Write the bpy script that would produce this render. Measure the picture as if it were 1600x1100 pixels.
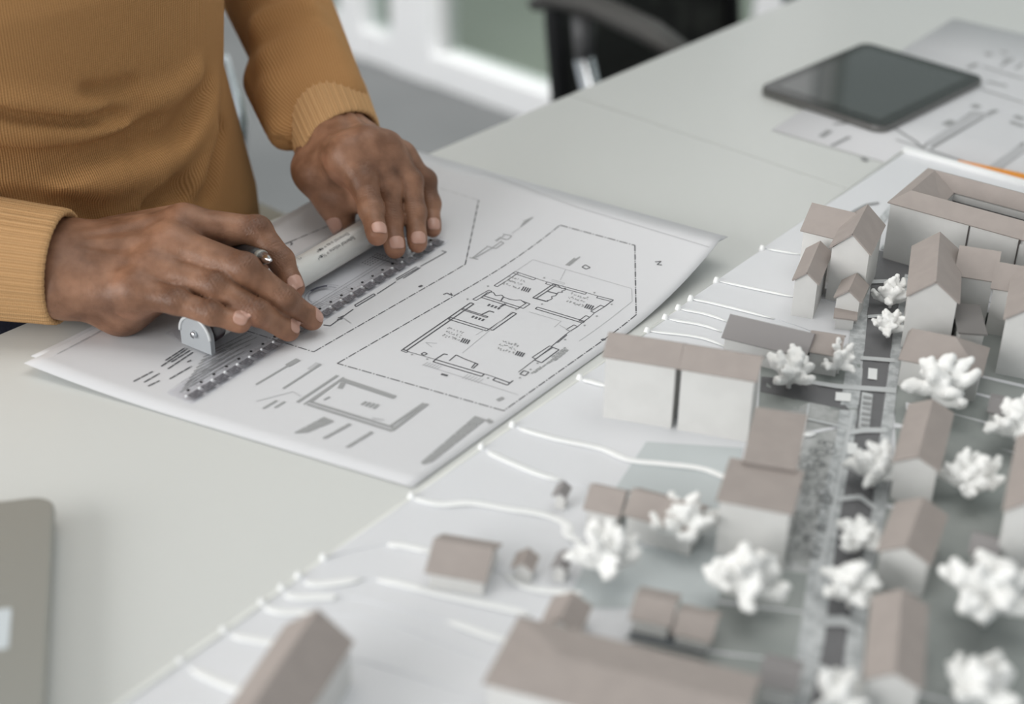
import bpy, bmesh, math, random
import numpy as np
from mathutils import Vector, Matrix

for o in list(bpy.data.objects): bpy.data.objects.remove(o)
scene = bpy.context.scene
COL = scene.collection

# ------------------------------------------------------------------ camera
CZ = 1.29; TZ = 0.74; FPX = 2400.0
PITCH, ROLL = math.radians(31.1), math.radians(0.8)
FW = np.array([0, math.cos(PITCH), -math.sin(PITCH)])
_u = np.array([0, math.sin(PITCH), math.cos(PITCH)]); _x = np.array([1.0, 0, 0])
CR = math.cos(ROLL)*_x + math.sin(ROLL)*_u
CU = -math.sin(ROLL)*_x + math.cos(ROLL)*_u
CO = np.array([0, 0, CZ])
cam_d = bpy.data.cameras.new('camera'); cam = bpy.data.objects.new('camera', cam_d); COL.objects.link(cam)
cam_d.sensor_width = 36.0; cam_d.lens = 36.0*FPX/1600.0
M = Matrix(((CR[0], CU[0], -FW[0], 0), (CR[1], CU[1], -FW[1], 0), (CR[2], CU[2], -FW[2], CZ), (0, 0, 0, 1)))
cam.matrix_world = M
cam_d.clip_start = 0.02; cam_d.clip_end = 200
cam_d.dof.use_dof = True; cam_d.dof.focus_distance = 1.10; cam_d.dof.aperture_fstop = 2.9
scene.camera = cam

# ------------------------------------------------------------------ world, lights, exposure
w = bpy.data.worlds.new('world'); scene.world = w; w.use_nodes = True
bg = w.node_tree.nodes['Background']; bg.inputs[0].default_value = (0.90, 0.96, 1.0, 1); bg.inputs[1].default_value = 0.66
def area(name, loc, target, sx, sy, power, col=(1, 1, 1)):
    d = bpy.data.lights.new(name, 'AREA'); d.shape = 'RECTANGLE'; d.size = sx; d.size_y = sy; d.energy = power; d.color = col
    o = bpy.data.objects.new(name, d); COL.objects.link(o); o.location = loc
    o.rotation_euler = (Vector(target)-Vector(loc)).to_track_quat('-Z', 'Y').to_euler(); return o
area('window_light_left', (-2.5, -0.6, 1.65), (0, 1.1, 0.75), 2.6, 1.3, 82, (1.0, 0.99, 0.97))
area('overhead_fill_light', (0.1, 2.5, 2.5), (-0.1, 3.6, 0.2), 1.6, 0.4, 23, (1.0, 0.98, 0.95)).data.spread = math.radians(95)  # unseen fill added to brighten the window frames
area('overhead_fill_light', (0.2, 1.1, 2.7), (0.2, 1.15, 0), 1.8, 1.2, 17, (1.0, 0.98, 0.95))  # unseen overhead fill added to lift the desk and other flat tops
scene.view_settings.view_transform = 'Standard'; scene.view_settings.look = 'None'
scene.view_settings.exposure = -0.17; scene.view_settings.gamma = 1.0
scene.view_settings.use_curve_mapping = False

# ------------------------------------------------------------------ helpers
def ray(px, py): return CR*(px-800)/FPX - CU*(py-550)/FPX + FW
def P(px, py, z=TZ):
    d = ray(px, py); t = (z-CZ)/d[2]; return np.array([d[0]*t, d[1]*t, z])
def PY(px, py, y):
    d = ray(px, py); return CO + d*(y/d[1])
def proj(v):
    v = np.asarray(v, float)-CO; return 800+FPX*(v@CR)/(v@FW), 550-FPX*(v@CU)/(v@FW)

def mat(name, col, rough=0.6, metal=0.0, spec=0.5, bump=None, noise=None, **kw):
    """principled; bump=(scale,strength,distance); noise=(scale, colour2, low, high)"""
    m = bpy.data.materials.new(name); m.use_nodes = True; nt = m.node_tree; b = nt.nodes['Principled BSDF']
    b.inputs['Base Color'].default_value = (*col, 1); b.inputs['Roughness'].default_value = rough
    b.inputs['Metallic'].default_value = metal; b.inputs['Specular IOR Level'].default_value = spec
    for k, v in kw.items(): b.inputs[k.replace('_', ' ')].default_value = v
    tc = nt.nodes.new('ShaderNodeTexCoord')
    if noise:
        n = nt.nodes.new('ShaderNodeTexNoise'); n.inputs['Scale'].default_value = noise[0]; n.inputs['Detail'].default_value = 5
        r = nt.nodes.new('ShaderNodeMapRange'); r.inputs[1].default_value = noise[2]; r.inputs[2].default_value = noise[3]
        mx = nt.nodes.new('ShaderNodeMixRGB'); mx.inputs[1].default_value = (*col, 1); mx.inputs[2].default_value = (*noise[1], 1)
        nt.links.new(tc.outputs['Object'], n.inputs[0]); nt.links.new(n.outputs[0], r.inputs[0])
        nt.links.new(r.outputs[0], mx.inputs[0]); nt.links.new(mx.outputs[0], b.inputs['Base Color'])
    if bump:
        n = nt.nodes.new('ShaderNodeTexNoise'); n.inputs['Scale'].default_value = bump[0]; n.inputs['Detail'].default_value = 4
        bp = nt.nodes.new('ShaderNodeBump'); bp.inputs['Strength'].default_value = bump[1]; bp.inputs['Distance'].default_value = bump[2]
        nt.links.new(tc.outputs['Object'], n.inputs[0]); nt.links.new(n.outputs[0], bp.inputs['Height']); nt.links.new(bp.outputs[0], b.inputs['Normal'])
    return m

def clear_mat(name, tint=(0.9, 0.92, 0.93), gloss=0.12, rough=0.03, milk=0.0):
    m = bpy.data.materials.new(name); m.use_nodes = True; nt = m.node_tree; nt.nodes.clear()
    out = nt.nodes.new('ShaderNodeOutputMaterial'); t = nt.nodes.new('ShaderNodeBsdfTransparent'); t.inputs[0].default_value = (*tint, 1)
    g = nt.nodes.new('ShaderNodeBsdfGlossy'); g.inputs['Roughness'].default_value = rough; g.inputs[0].default_value = (1, 1, 1, 1)
    fr = nt.nodes.new('ShaderNodeLayerWeight'); fr.inputs[0].default_value = 0.35
    pw = nt.nodes.new('ShaderNodeMath'); pw.operation = 'POWER'; pw.inputs[1].default_value = 3.0; nt.links.new(fr.outputs['Facing'], pw.inputs[0])
    ad = nt.nodes.new('ShaderNodeMath'); ad.operation = 'MULTIPLY_ADD'; ad.inputs[1].default_value = 0.14; ad.inputs[2].default_value = 0.03+gloss*0.06; nt.links.new(pw.outputs[0], ad.inputs[0])
    mx = nt.nodes.new('ShaderNodeMixShader'); nt.links.new(ad.outputs[0], mx.inputs[0])
    nt.links.new(t.outputs[0], mx.inputs[1]); nt.links.new(g.outputs[0], mx.inputs[2])
    last = mx
    if milk > 0:
        d = nt.nodes.new('ShaderNodeBsdfDiffuse'); d.inputs[0].default_value = (0.8, 0.82, 0.84, 1)
        m2 = nt.nodes.new('ShaderNodeMixShader'); m2.inputs[0].default_value = milk
        nt.links.new(mx.outputs[0], m2.inputs[1]); nt.links.new(d.outputs[0], m2.inputs[2]); last = m2
    nt.links.new(last.outputs[0], out.inputs[0]); return m

def mesh(name, V, F, material, parent=None, smooth=False, kind=None):
    me = bpy.data.meshes.new(name); me.from_pydata([tuple(map(float, v)) for v in V], [], F); me.update()
    if material: me.materials.append(material)
    if smooth:
        me.polygons.foreach_set('use_smooth', [True]*len(me.polygons))
    o = bpy.data.objects.new(name, me); COL.objects.link(o)
    if parent is not None: o.parent = parent
    if kind: o['kind'] = kind
    return o
def bmobj(name, bm, material, parent=None, smooth=False, kind=None):
    me = bpy.data.meshes.new(name); bm.to_mesh(me); bm.free(); me.materials.append(material)
    if smooth: me.polygons.foreach_set('use_smooth', [True]*len(me.polygons))
    o = bpy.data.objects.new(name, me); COL.objects.link(o)
    if parent is not None: o.parent = parent
    if kind: o['kind'] = kind
    return o
def empty(name, label=None, cat=None, group=None):
    o = bpy.data.objects.new(name, None); o.empty_display_size = 0.02; COL.objects.link(o); return tag(o, label, cat, group)
def tag(o, label=None, cat=None, group=None, kind=None):
    if label: o['label'] = label
    if cat: o['category'] = cat
    if group: o['group'] = group
    if kind: o['kind'] = kind
    return o
def rebase(root, loc):
    """put the empty at the thing's base while its parts keep their world places"""
    root.location = loc; loc = Vector(loc)
    for c in COL.objects:
        if c.parent is root: c.location = c.location - loc
class MB:
    def __init__(s): s.V = []; s.F = []
    def add(s, V, F):
        n = len(s.V); s.V += [tuple(map(float, v)) for v in V]; s.F += [tuple(i+n for i in f) for f in F]
    def prism(s, poly, z0, z1):
        """poly: xy points; z0,z1 floats or lists"""
        n = len(poly); z0 = [z0]*n if not hasattr(z0, '__len__') else z0; z1 = [z1]*n if not hasattr(z1, '__len__') else z1
        a = sum(poly[i][0]*poly[(i+1) % n][1]-poly[(i+1) % n][0]*poly[i][1] for i in range(n))
        if a < 0: poly = poly[::-1]; z0 = z0[::-1]; z1 = z1[::-1]
        V = [(p[0], p[1], z) for p, z in zip(poly, z0)]+[(p[0], p[1], z) for p, z in zip(poly, z1)]
        F = [tuple(range(n-1, -1, -1)), tuple(range(n, 2*n))]+[(i, (i+1) % n, n+(i+1) % n, n+i) for i in range(n)]
        s.add(V, F)
    def box(s, c, ax, ay, az, hx, hy, hz):
        c = np.array(c, float); V = []
        for k in (-1, 1):
            for a, b in ((-1, -1), (1, -1), (1, 1), (-1, 1)): V.append(c+np.array(ax)*hx*a+np.array(ay)*hy*b+np.array(az)*hz*k)
        s.add(V, [(3, 2, 1, 0), (4, 5, 6, 7), (0, 1, 5, 4), (1, 2, 6, 5), (2, 3, 7, 6), (3, 0, 4, 7)])
    def tube(s, pts, rad, n=10, caps=True, flat=None):
        pts = [np.array(p, float) for p in pts]; rad = [rad]*len(pts) if not hasattr(rad, '__len__') else rad
        up = np.array([0.13, 0.21, 0.97]); V = []; F = []
        for i, p in enumerate(pts):
            t = pts[min(i+1, len(pts)-1)]-pts[max(i-1, 0)]; t /= np.linalg.norm(t)+1e-12
            a = np.cross(t, up); a /= np.linalg.norm(a)+1e-12; b = np.cross(a, t)
            for k in range(n):
                th = 2*math.pi*k/n; V.append(p+rad[i]*(math.cos(th)*a+math.sin(th)*b*(flat or 1)))
        for i in range(len(pts)-1):
            for k in range(n): F.append((i*n+k, i*n+(k+1) % n, (i+1)*n+(k+1) % n, (i+1)*n+k))
        if caps: F.append(tuple(range(n-1, -1, -1))); F.append(tuple(range((len(pts)-1)*n, len(pts)*n)))
        s.add(V, F)
    def obj(s, name, m, parent=None, smooth=False, kind=None): return mesh(name, s.V, s.F, m, parent, smooth, kind)
def bevel(o, wdt, seg=2):
    m = o.modifiers.new('bevel', 'BEVEL'); m.width = wdt; m.segments = seg; m.limit_method = 'ANGLE'; m.angle_limit = math.radians(40); return o
def rounded(c, ax, ay, hx, hy, r, n=6):
    """rounded rectangle outline in xy"""
    c = np.array(c[:2], float); ax = np.array(ax[:2]); ay = np.array(ay[:2]); out = []
    for sx, sy, a0 in ((1, 1, 0), (-1, 1, 90), (-1, -1, 180), (1, -1, 270)):
        for k in range(n+1):
            a = math.radians(a0+90*k/n); out.append(tuple(c+ax*(sx*(hx-r)+r*math.cos(a))+ay*(sy*(hy-r)+r*math.sin(a))))
    return out

# ------------------------------------------------------------------ materials
m_desk = mat('desk_laminate', (0.655, 0.668, 0.65), 0.30, spec=0.2)
m_deskedge = mat('desk_edge', (0.62, 0.62, 0.59), 0.5)
m_floor = mat('floor_grey', (0.15, 0.156, 0.16), 0.5, spec=0.2, noise=(1.6, (0.19, 0.196, 0.20), 0.35, 0.65))
m_frame = mat('white_frame', (0.88, 0.885, 0.90), 0.4)
m_wall = mat('wall_paint', (0.75, 0.76, 0.75), 0.8)
m_ceil = mat('ceiling_paint', (0.85, 0.85, 0.84), 0.9)
m_glass = clear_mat('window_glass', (0.86, 0.89, 0.87), 0.2)
m_outground = mat('outside_ground', (0.30, 0.325, 0.28), 0.9, noise=(0.8, (0.34, 0.36, 0.32), 0.4, 0.6))
m_paper = mat('paper', (0.665, 0.67, 0.69), 0.65, spec=0.3)
m_ink = mat('drawing_ink', (0.10, 0.10, 0.11), 0.7)
m_inkg = mat('drawing_ink_grey', (0.34, 0.345, 0.35), 0.7)
m_inkl = mat('drawing_ink_light', (0.50, 0.505, 0.52), 0.7)
m_black = mat('black_plastic', (0.016, 0.016, 0.018), 0.4)
m_chrome = mat('chrome', (0.75, 0.77, 0.8), 0.15, metal=1.0)
m_silver = mat('silver_metal', (0.34, 0.345, 0.32), 0.4, metal=0.3)

# ------------------------------------------------------------------ room shell
F0 = P(559, 92, 0); WD = P(804, 182, 0)-F0; WD /= np.linalg.norm(WD); WN = np.array([-WD[1], WD[0], 0])
if WN[1] < 0: WN = -WN
def wpt(s, d, z): return F0+WD*s+WN*d+np.array([0, 0, z])
Zv = (0, 0, 1)
room = [wpt(-4.2, 0.02, 0)[:2], wpt(4.6, 0.02, 0)[:2], (4.4, -2.6), (-3.9, -2.6)]
mb = MB(); mb.prism(room, -0.1, 0.0); tag(mb.obj('floor', m_floor), kind='structure')
mb = MB(); mb.prism(room, 2.8, 2.9); tag(mb.obj('ceiling', m_ceil), kind='structure')
wf = tag(empty('window_1'), kind='structure')
posts = [(-1.0, -0.93), (-0.062, 0.008), (0.115, 0.243), (1.095, 1.235), (2.1, 2.24), (3.1, 3.24)]
for a, b in posts:
    mb = MB(); mb.box(wpt((a+b)/2, 0.04, 1.3), WD, WN, Zv, (b-a)/2, 0.04, 1.3); bevel(mb.obj('window_post', m_frame, wf), 0.004)
for (a0, a), (b, b1) in zip(posts[:-1], posts[1:]):
    mb = MB(); mb.box(wpt((a+b)/2, 0.04, 0.037), WD, WN, Zv, (b-a)/2, 0.036, 0.037); bevel(mb.obj('bottom_rail', m_frame, wf), 0.004)
    mb = MB(); mb.box(wpt((a+b)/2, 0.04, 2.56), WD, WN, Zv, (b-a)/2, 0.036, 0.04); mb.obj('top_rail', m_frame, wf)
    if b-a > 0.3:   # inner sash of the wide panes
        for c in (a+0.012, b-0.012):
            mb = MB(); mb.box(wpt(c, 0.05, 1.3), WD, WN, Zv, 0.012, 0.018, 1.22); mb.obj('sash', mat('sash_grey', (0.5, 0.51, 0.51), 0.5), wf)
    mb = MB(); mb.box(wpt((a+b)/2, 0.045, 1.3), WD, WN, Zv, (b-a)/2, 0.004, 1.23); mb.obj('pane', m_glass, wf)
mb = MB(); mb.box(wpt(0.5, 0.04, 2.7), WD, WN, Zv, 4.0, 0.06, 0.1); tag(mb.obj('trim_1', m_frame), kind='structure')
mb = MB(); mb.box(wpt(-2.4, 0.06, 1.4), WD, WN, Zv, 1.4, 0.06, 1.4); tag(mb.obj('wall_back', m_wall), kind='structure')
mb = MB(); mb.box((1.5, 9, -0.12), (1, 0, 0), (0, 1, 0), Zv, 14, 12, 0.05); tag(mb.obj('ground_outside', m_outground), kind='structure')
# low hedge outside, seen only as a green-grey blur through the panes
rr = random.Random(5); hb = MB()
for i in range(70):
    s = -3+i*0.11; c = wpt(s, 3.6+rr.uniform(-.15, .15), 0.5)
    hb.tube([c+np.array([0, 0, -0.6]), c+np.array([0, 0, 0.1]), c+np.array([0, 0, rr.uniform(.5, .8)])], [0.2, 0.26, 0.06], 7)
tag(hb.obj('hedge', mat('hedge_green', (0.36, 0.41, 0.33), 0.9, noise=(9, (0.44, 0.48, 0.41), 0.4, 0.6)), None, True), 'clipped green hedge outside beyond the window wall', 'hedge')

# ------------------------------------------------------------------ desk
D0 = P(0, 522); D1 = P(1240, 0); DD = (D1-D0)/np.linalg.norm(D1-D0); DN = np.array([DD[1], -DD[0], 0])   # DN points onto the desk
def dpt(s, d, z=0): p = D0+DD*s+DN*d; return np.array([p[0], p[1], z])
sm = P(985, 180); ss = (sm-D0)@DD
desk = empty('desk', 'long white laminate desk with a fine joint between its two tops', 'desk')
for s0, s1 in ((-1.0, ss-0.0006), (ss+0.0006, ss+1.6)):
    mb = MB(); mb.prism([dpt(s0, 0)[:2], dpt(s1, 0)[:2], dpt(s1, 1.5)[:2], dpt(s0, 1.5)[:2]], TZ-0.025, TZ)
    bevel(mb.obj('desktop', m_desk, desk), 0.0008)
for s0 in (-0.9, ss+1.5):
    for d in (0.5, 1.4):
        mb = MB(); mb.box(dpt(s0, d, (TZ-0.025)/2), DD, DN, Zv, 0.03, 0.03, (TZ-0.025)/2); mb.obj('leg', m_frame, desk)
mb = MB(); mb.box(dpt((ss+0.6)/2, 1.4, TZ-0.055), DD, DN, Zv, (ss+2.3)/2, 0.015, 0.03); mb.obj('cross_rail', m_frame, desk)
rebase(desk, (D0[0], D0[1], 0))

# ------------------------------------------------------------------ site model: base, contour layers
CONT = [
 [(1180,385),(1245,396),(1365,412),(1420,440),(1750,520)],
 [(1112,436),(1235,462),(1300,470),(1360,492),(1410,494),(1750,570)],
 [(1073,465),(1130,477),(1250,510),(1340,552),(1400,560),(1750,640)],
 [(1058,481),(1130,499),(1255,560),(1400,583),(1750,680)],
 [(1040,497),(1128,518),(1240,590),(1300,600),(1395,606),(1460,600),(1530,612),(1600,640),(1750,700)],
 [(1005,515),(1125,537),(1230,620),(1300,640),(1400,640),(1500,650),(1750,730)],
 [(908,592),(945,602),(1060,650),(1190,664),(1235,668),(1262,678),(1320,668),(1390,668),(1500,680),(1750,770)],
 [(806,667),(870,685),(940,700),(985,718),(1040,724),(1100,732),(1160,752),(1300,772),(1340,768),(1370,790),(1500,810),(1750,860)],
 [(760,703),(800,722),(870,748),(1000,775),(1120,800),(1300,830),(1750,920)],
 [(645,777),(690,787),(740,785),(800,795),(850,803),(885,818),(910,845),(1100,862),(1300,900),(1750,1000)],
 [(505,872),(560,858),(610,850),(670,860),(780,893),(830,918),(900,925),(1000,930),(1290,962),(1345,975),(1750,1080)],
 [(470,903),(500,912),(590,905),(700,930),(820,957),(950,1000),(1280,1040),(1330,1060),(1750,1160)],
 [(440,920),(462,932),(515,932),(560,935),(700,970),(790,1000),(1000,1060),(1250,1120),(1750,1250)],
 [(412,945),(440,955),(490,957),(600,970),(760,1030),(1000,1110),(1750,1330)],
 [(355,990),(435,1005),(560,1030),(750,1090),(1000,1180),(1750,1400)],
 [(290,1040),(380,1078),(430,1075),(700,1160),(1750,1480)],
]
NL = len(CONT); LT = 0.0006; ZB = TZ+0.003
def zl(k): return ZB+LT*(NL-k)           # top of the layer ending at contour k
C0 = P(1410, 238, zl(0)); Cn = P(190, 1100, ZB); ED = (Cn-C0)[:2]; ED = ED/np.linalg.norm(ED)      # down the left edge
CF = P(1600, 291, zl(0)); FD = (CF-C0)[:2]; FD = FD/np.linalg.norm(FD)
C3 = lambda a, b: (C0[0]+ED[0]*a+FD[0]*b, C0[1]+ED[1]*a+FD[1]*b)
BL, BW = 0.90, 0.62
def smooth_line(pts, n=12):
    p = np.array(pts, float); out = []
    q = np.vstack([2*p[0]-p[1], p, 2*p[-1]-p[-2]])
    for i in range(1, len(q)-2):
        for t in np.linspace(0, 1, n, endpoint=False):
            a, b, c, d = q[i-1], q[i], q[i+1], q[i+2]
            out.append(0.5*((2*b)+(-a+c)*t+(2*a-5*b+4*c-d)*t*t+(-a+3*b-3*c+d)*t**3))
    out.append(p[-1]); return out
def inside_base(p, eps=0.0):
    M2 = np.array([[ED[0], FD[0]], [ED[1], FD[1]]]); ab = np.linalg.solve(M2, np.array(p[:2])-C0[:2]); return ab
layer_lines = []
for k, c in enumerate(CONT):
    pts = [P(x, y, zl(k+1)+LT)[:2] for x, y in smooth_line(c)]
    a0 = inside_base(pts[0]); pts[0] = np.array(C3(a0[0], 0.0))
    keep = []
    for p in pts:
        ab = inside_base(p)
        keep.append(np.array(C3(ab[0], min(max(ab[1], 0), BW))))
        if ab[1] > BW: break
    ab = inside_base(keep[-1])
    if ab[1] < BW: keep.append(np.array(C3(ab[0]+(BW-ab[1])*0.02, BW)))
    layer_lines.append(keep)
def pip(p, poly):
    x, y = p[0], p[1]; c = False; j = len(poly)-1
    for i in range(len(poly)):
        xi, yi = poly[i][0], poly[i][1]; xj, yj = poly[j][0], poly[j][1]
        if (yi > y) != (yj > y) and x < (xj-xi)*(y-yi)/(yj-yi)+xi: c = not c
        j = i
    return c
layer_polys = [[C3(0, 0)]+[tuple(p) for p in L]+[C3(0, BW)] for L in layer_lines]
def terrain(p):
    n = 0
    for L in layer_polys[::-1]:
        if pip(p, L): n += 1
        else: break
    return ZB+LT*n
def PT(px, py, dz=0.0):
    z = ZB+0.004
    for _ in range(3):
        q = P(px, py, z+dz); z = terrain(q)
    return P(px, py, z+dz)

m_base = mat('model_board', (0.72, 0.73, 0.755), 0.33, spec=0.4)
m_trim_glint = mat('trim_and_glint_white', (0.93, 0.94, 0.94), 0.12, spec=0.7)
m_rim = mat('model_rim', (0.72, 0.73, 0.70), 0.3)
site = empty('architectural_site_model', 'large white layered site model board with printed streets filling the near right desk', 'scale model')
mb = MB(); mb.prism([C3(0, 0), C3(BL, 0), C3(BL, BW), C3(0, BW)], TZ+0.0002, ZB); bevel(mb.obj('base_board', m_base, site), 0.0006)
for k, L in enumerate(layer_polys):
    mb = MB(); z1 = zl(k); mb.prism(L, z1-LT, z1); mb.obj('contour_layer', m_base, site)
def strip_mesh(line, wdt, z0, h):
    mb = MB(); mb.tube([(p[0], p[1], z0) for p in line], wdt, 8, True, h/wdt); return mb
GLINTS = [[(1195,1250)],[(1120,1236)],[(1080,1205)],[(1062,1132)],[(1045,1128)],[(1015,1128)],[(910,946),(1235,1270)],[(806,1160)],[(760,875)],[(645,905)],[(605,672),(790,905)],[(478,560),(590,830)],[(448,520),(700,800)],[(415,490)],[(358,440)],[(290,432)]]
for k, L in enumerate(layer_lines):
    for x0, x1 in GLINTS[k]:
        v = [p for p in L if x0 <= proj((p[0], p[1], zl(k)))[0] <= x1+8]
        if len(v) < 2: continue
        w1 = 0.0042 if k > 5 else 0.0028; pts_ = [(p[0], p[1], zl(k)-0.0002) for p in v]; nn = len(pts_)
        lm = MB(); lm.tube(pts_, [w1*min(1.0, 0.45+0.25*min(i, nn-1-i)) for i in range(nn)], 8, True, 0.26); lm.obj('layer_glint', m_trim_glint, site, True)  # white strips paint the highlights along the layer edges
    c = L[0]; ball = MB(); ball.tube([(c[0], c[1], TZ+0.001), (c[0], c[1], zl(k)), (c[0], c[1], zl(k)+0.003)], [0.0025, 0.0025, 0.0014], 10)
    ball.obj('layer_pin', m_trim_glint, site, True)
mb = MB(); mb.tube([(*C3(0.0, 0), zl(0)), (*C3(BL, 0), ZB)], 0.0016, 8); mb.obj('edge_rim', m_rim, site, True)
mb = MB(); mb.box((*C3(-0.002, BW/2), TZ+0.0085), (*FD, 0), (*(-ED), 0), Zv, BW/2, 0.0022, 0.0083); mb.obj('far_rim', m_trim_glint, site)

DN_ = [0]
def drape(name, A, B, m, n=24, mcols=2, dz=0.0004):
    DN_[0] += 1; dz += DN_[0]*0.000006
    """ribbon between two pixel polylines A and B lying on the terrain"""
    def res(L, n):
        L = np.array(L, float); d = np.r_[0, np.cumsum(np.linalg.norm(np.diff(L, axis=0), axis=1))]
        t = np.linspace(0, d[-1], n); return np.c_[np.interp(t, d, L[:, 0]), np.interp(t, d, L[:, 1])]
    A = res(A, n); B = res(B, n); V = []; F = []
    for i in range(n):
        for j in range(mcols+1):
            q = A[i]*(1-j/mcols)+B[i]*j/mcols; V.append(PT(q[0], q[1], dz))
    w_ = mcols+1
    for i in range(n-1):
        for j in range(mcols): F.append((i*w_+j, i*w_+j+1, (i+1)*w_+j+1, (i+1)*w_+j))
    return mesh(name, V, F, m, site)
m_road = mat('print_asphalt', (0.15, 0.15, 0.157), 0.5)
m_walk = mat('print_pavement', (0.40, 0.42, 0.43), 0.5, noise=(160, (0.56, 0.58, 0.59), 0.42, 0.58))
m_green = mat('print_green_grey', (0.28, 0.305, 0.295), 0.55, noise=(20, (0.325, 0.345, 0.335), 0.4, 0.6))
m_park = mat('print_park', (0.35, 0.36, 0.355), 0.55, noise=(70, (0.50, 0.51, 0.51), 0.40, 0.60))
m_plot = mat('print_plot', (0.52, 0.56, 0.57), 0.4)
m_band = mat('print_and_glint_band', (0.58, 0.60, 0.61), 0.4)
drape('printed_ground', [(1395,560),(1400,700),(1375,850),(1345,960),(1320,1100),(1290,1260)], [(1740,640),(1760,800),(1780,950),(1790,1050),(1800,1200),(1810,1400)], m_green, 40, 10, 0.0003)
drape('printed_ground', [(1430,470),(1400,570)], [(1740,520),(1740,650)], m_green, 12, 10, 0.0003)
drape('printed_ground', [(1185,640),(1175,760),(1130,880)], [(1345,600),(1318,800),(1290,900)], m_park, 24, 6, 0.0003)
drape('printed_ground', [(1130,880),(1020,960),(960,1010),(900,1100),(880,1200)], [(1290,900),(1280,960),(1275,1000),(1265,1100),(1250,1200)], m_green, 24, 8, 0.0003)
drape('printed_ground', [(1010,690),(960,765),(930,850),(880,950)], [(1160,700),(1150,770),(1140,860),(1120,950)], m_plot, 20, 5, 0.0003)
drape('printed_ground', [(1190,555),(1185,640)], [(1345,560),(1340,640)], m_green, 8, 5, 0.00032)
# street and its pavements
drape('printed_street', [(1364,388),(1360,440),(1352,520),(1345,600),(1333,690),(1312,800),(1298,900),(1287,1000),(1265,1100),(1245,1200)],
      [(1415,402),(1412,440),(1395,520),(1385,600),(1373,690),(1362,800),(1340,900),(1322,1000),(1312,1100),(1300,1200)], m_road, 70, 2, 0.0006)
drape('printed_street', [(1364,388),(1378,420)], [(1540,450),(1540,480)], m_road, 10, 3, 0.00055)
drape('printed_side_street', [(1190,588),(1260,597),(1345,606)], [(1188,612),(1256,626),(1345,645)], m_road, 14, 2, 0.0005)
drape('printed_pavement', [(1352,395),(1345,440),(1328,520),(1318,600),(1305,690),(1280,800),(1262,900),(1248,1000),(1225,1100),(1205,1200)],
      [(1365,395),(1361,440),(1353,520),(1346,600),(1334,690),(1313,800),(1299,900),(1288,1000),(1266,1100),(1246,1200)], m_walk, 60, 1, 0.0007)
drape('printed_pavement', [(1414,428),(1396,520),(1386,600),(1374,690),(1363,800),(1341,900),(1323,1000),(1313,1100),(1301,1200)],
      [(1432,432),(1412,520),(1402,600),(1392,690),(1384,800),(1362,900),(1350,1000),(1345,1100),(1335,1200)], m_walk, 50, 1, 0.0007)
drape('printed_pavement', [(1376,388),(1425,408)], [(1379,382),(1430,402)], m_walk, 8, 1, 0.0008)
drape('printed_ramp', [(1364,352),(1392,318)], [(1369,362),(1397,330)], m_walk, 8, 1, 0.0006)
for a, b in [([(1362,437),(1392,436),(1417,442)], [(1362,443),(1392,442),(1417,448)]), ([(1356,492),(1385,490)], [(1356,497),(1385,495)]),
             ([(1345,556),(1398,560)], [(1345,562),(1398,566)]), ([(1255,592),(1310,600),(1400,606)], [(1255,598),(1310,607),(1400,614)]),
             ([(1325,672),(1350,668),(1386,668)], [(1325,680),(1350,676),(1386,676)]), ([(1310,776),(1345,772),(1372,792)], [(1308,784),(1343,780),(1370,800)]),
             ([(1288,962),(1320,962),(1350,978)], [(1286,978),(1318,978),(1348,994)]), ([(1275,1035),(1300,1045),(1330,1075)], [(1272,1047),(1297,1057),(1327,1087)])]:
    drape('street_glint_band', a, b, m_band, 12, 1, 0.0013)  # pale bands carry the painted layer-edge highlights across the street
for (x, y, wx, hy) in [(1364,583,14,17), (1318,619,24,13), (1332,700,15,18), (1381,702,12,14)]:
    drape('road_island', [(x-wx/2, y-hy/2), (x-wx/2-1, y+hy/2)], [(x+wx/2, y-hy/2+2), (x+wx/2-1, y+hy/2+2)], m_trim_glint, 4, 1, 0.0012)
isl = drape('parking_island', [(1347,612),(1341,668)], [(1364,616),(1358,670)], m_band, 8, 1, 0.0010)
for k in range(6):
    y = 618+k*8.5; drape('parking_mark', [(1349-k*0.8, y), (1349-k*0.8, y+4)], [(1362-k*0.8, y+2), (1362-k*0.8, y+6)], m_inkg, 3, 1, 0.0014)
for a, b in [([(1205,640),(1330,668)], [(1205,643),(1330,671)]), ([(1262,630),(1250,700)], [(1266,630),(1254,700)]), ([(1330,640),(1300,790),(1270,930)], [(1336,640),(1306,790),(1276,930)])]:
    drape('park_path', a, b, m_band, 14, 1, 0.0010)
rp = random.Random(11)
pm = MB()
for k in range(90):   # printed planting symbols
    x, y = rp.uniform(1195, 1300), rp.uniform(690, 880)
    if x < 1245 and y < 800 or x > 1318-(y-690)*0.2: continue
    c = PT(x, y, 0.0012); r = rp.uniform(.0012, .004); n = 10; V = []
    for q in range(n): a = 2*math.pi*q/n; V += [c+np.array([r*math.cos(a), r*math.sin(a), 0]), c+np.array([(r+.0006)*math.cos(a), (r+.0006)*math.sin(a), 0])]
    pm.add(V, [(2*q, 2*q+1, (2*q+3) % (2*n), (2*q+2) % (2*n)) for q in range(n)])
pm.obj('printed_planting', mat('print_symbols', (0.22, 0.23, 0.235), 0.6), site, kind='stuff')
# small contour curve print at the far corner
drape('printed_curve', [(1295,352),(1330,330),(1352,318),(1372,315)], [(1298,355),(1333,333),(1354,321),(1374,318)], m_inkg, 16, 1, 0.0005)
rebase(site, (C0[0], C0[1], TZ))

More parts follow.
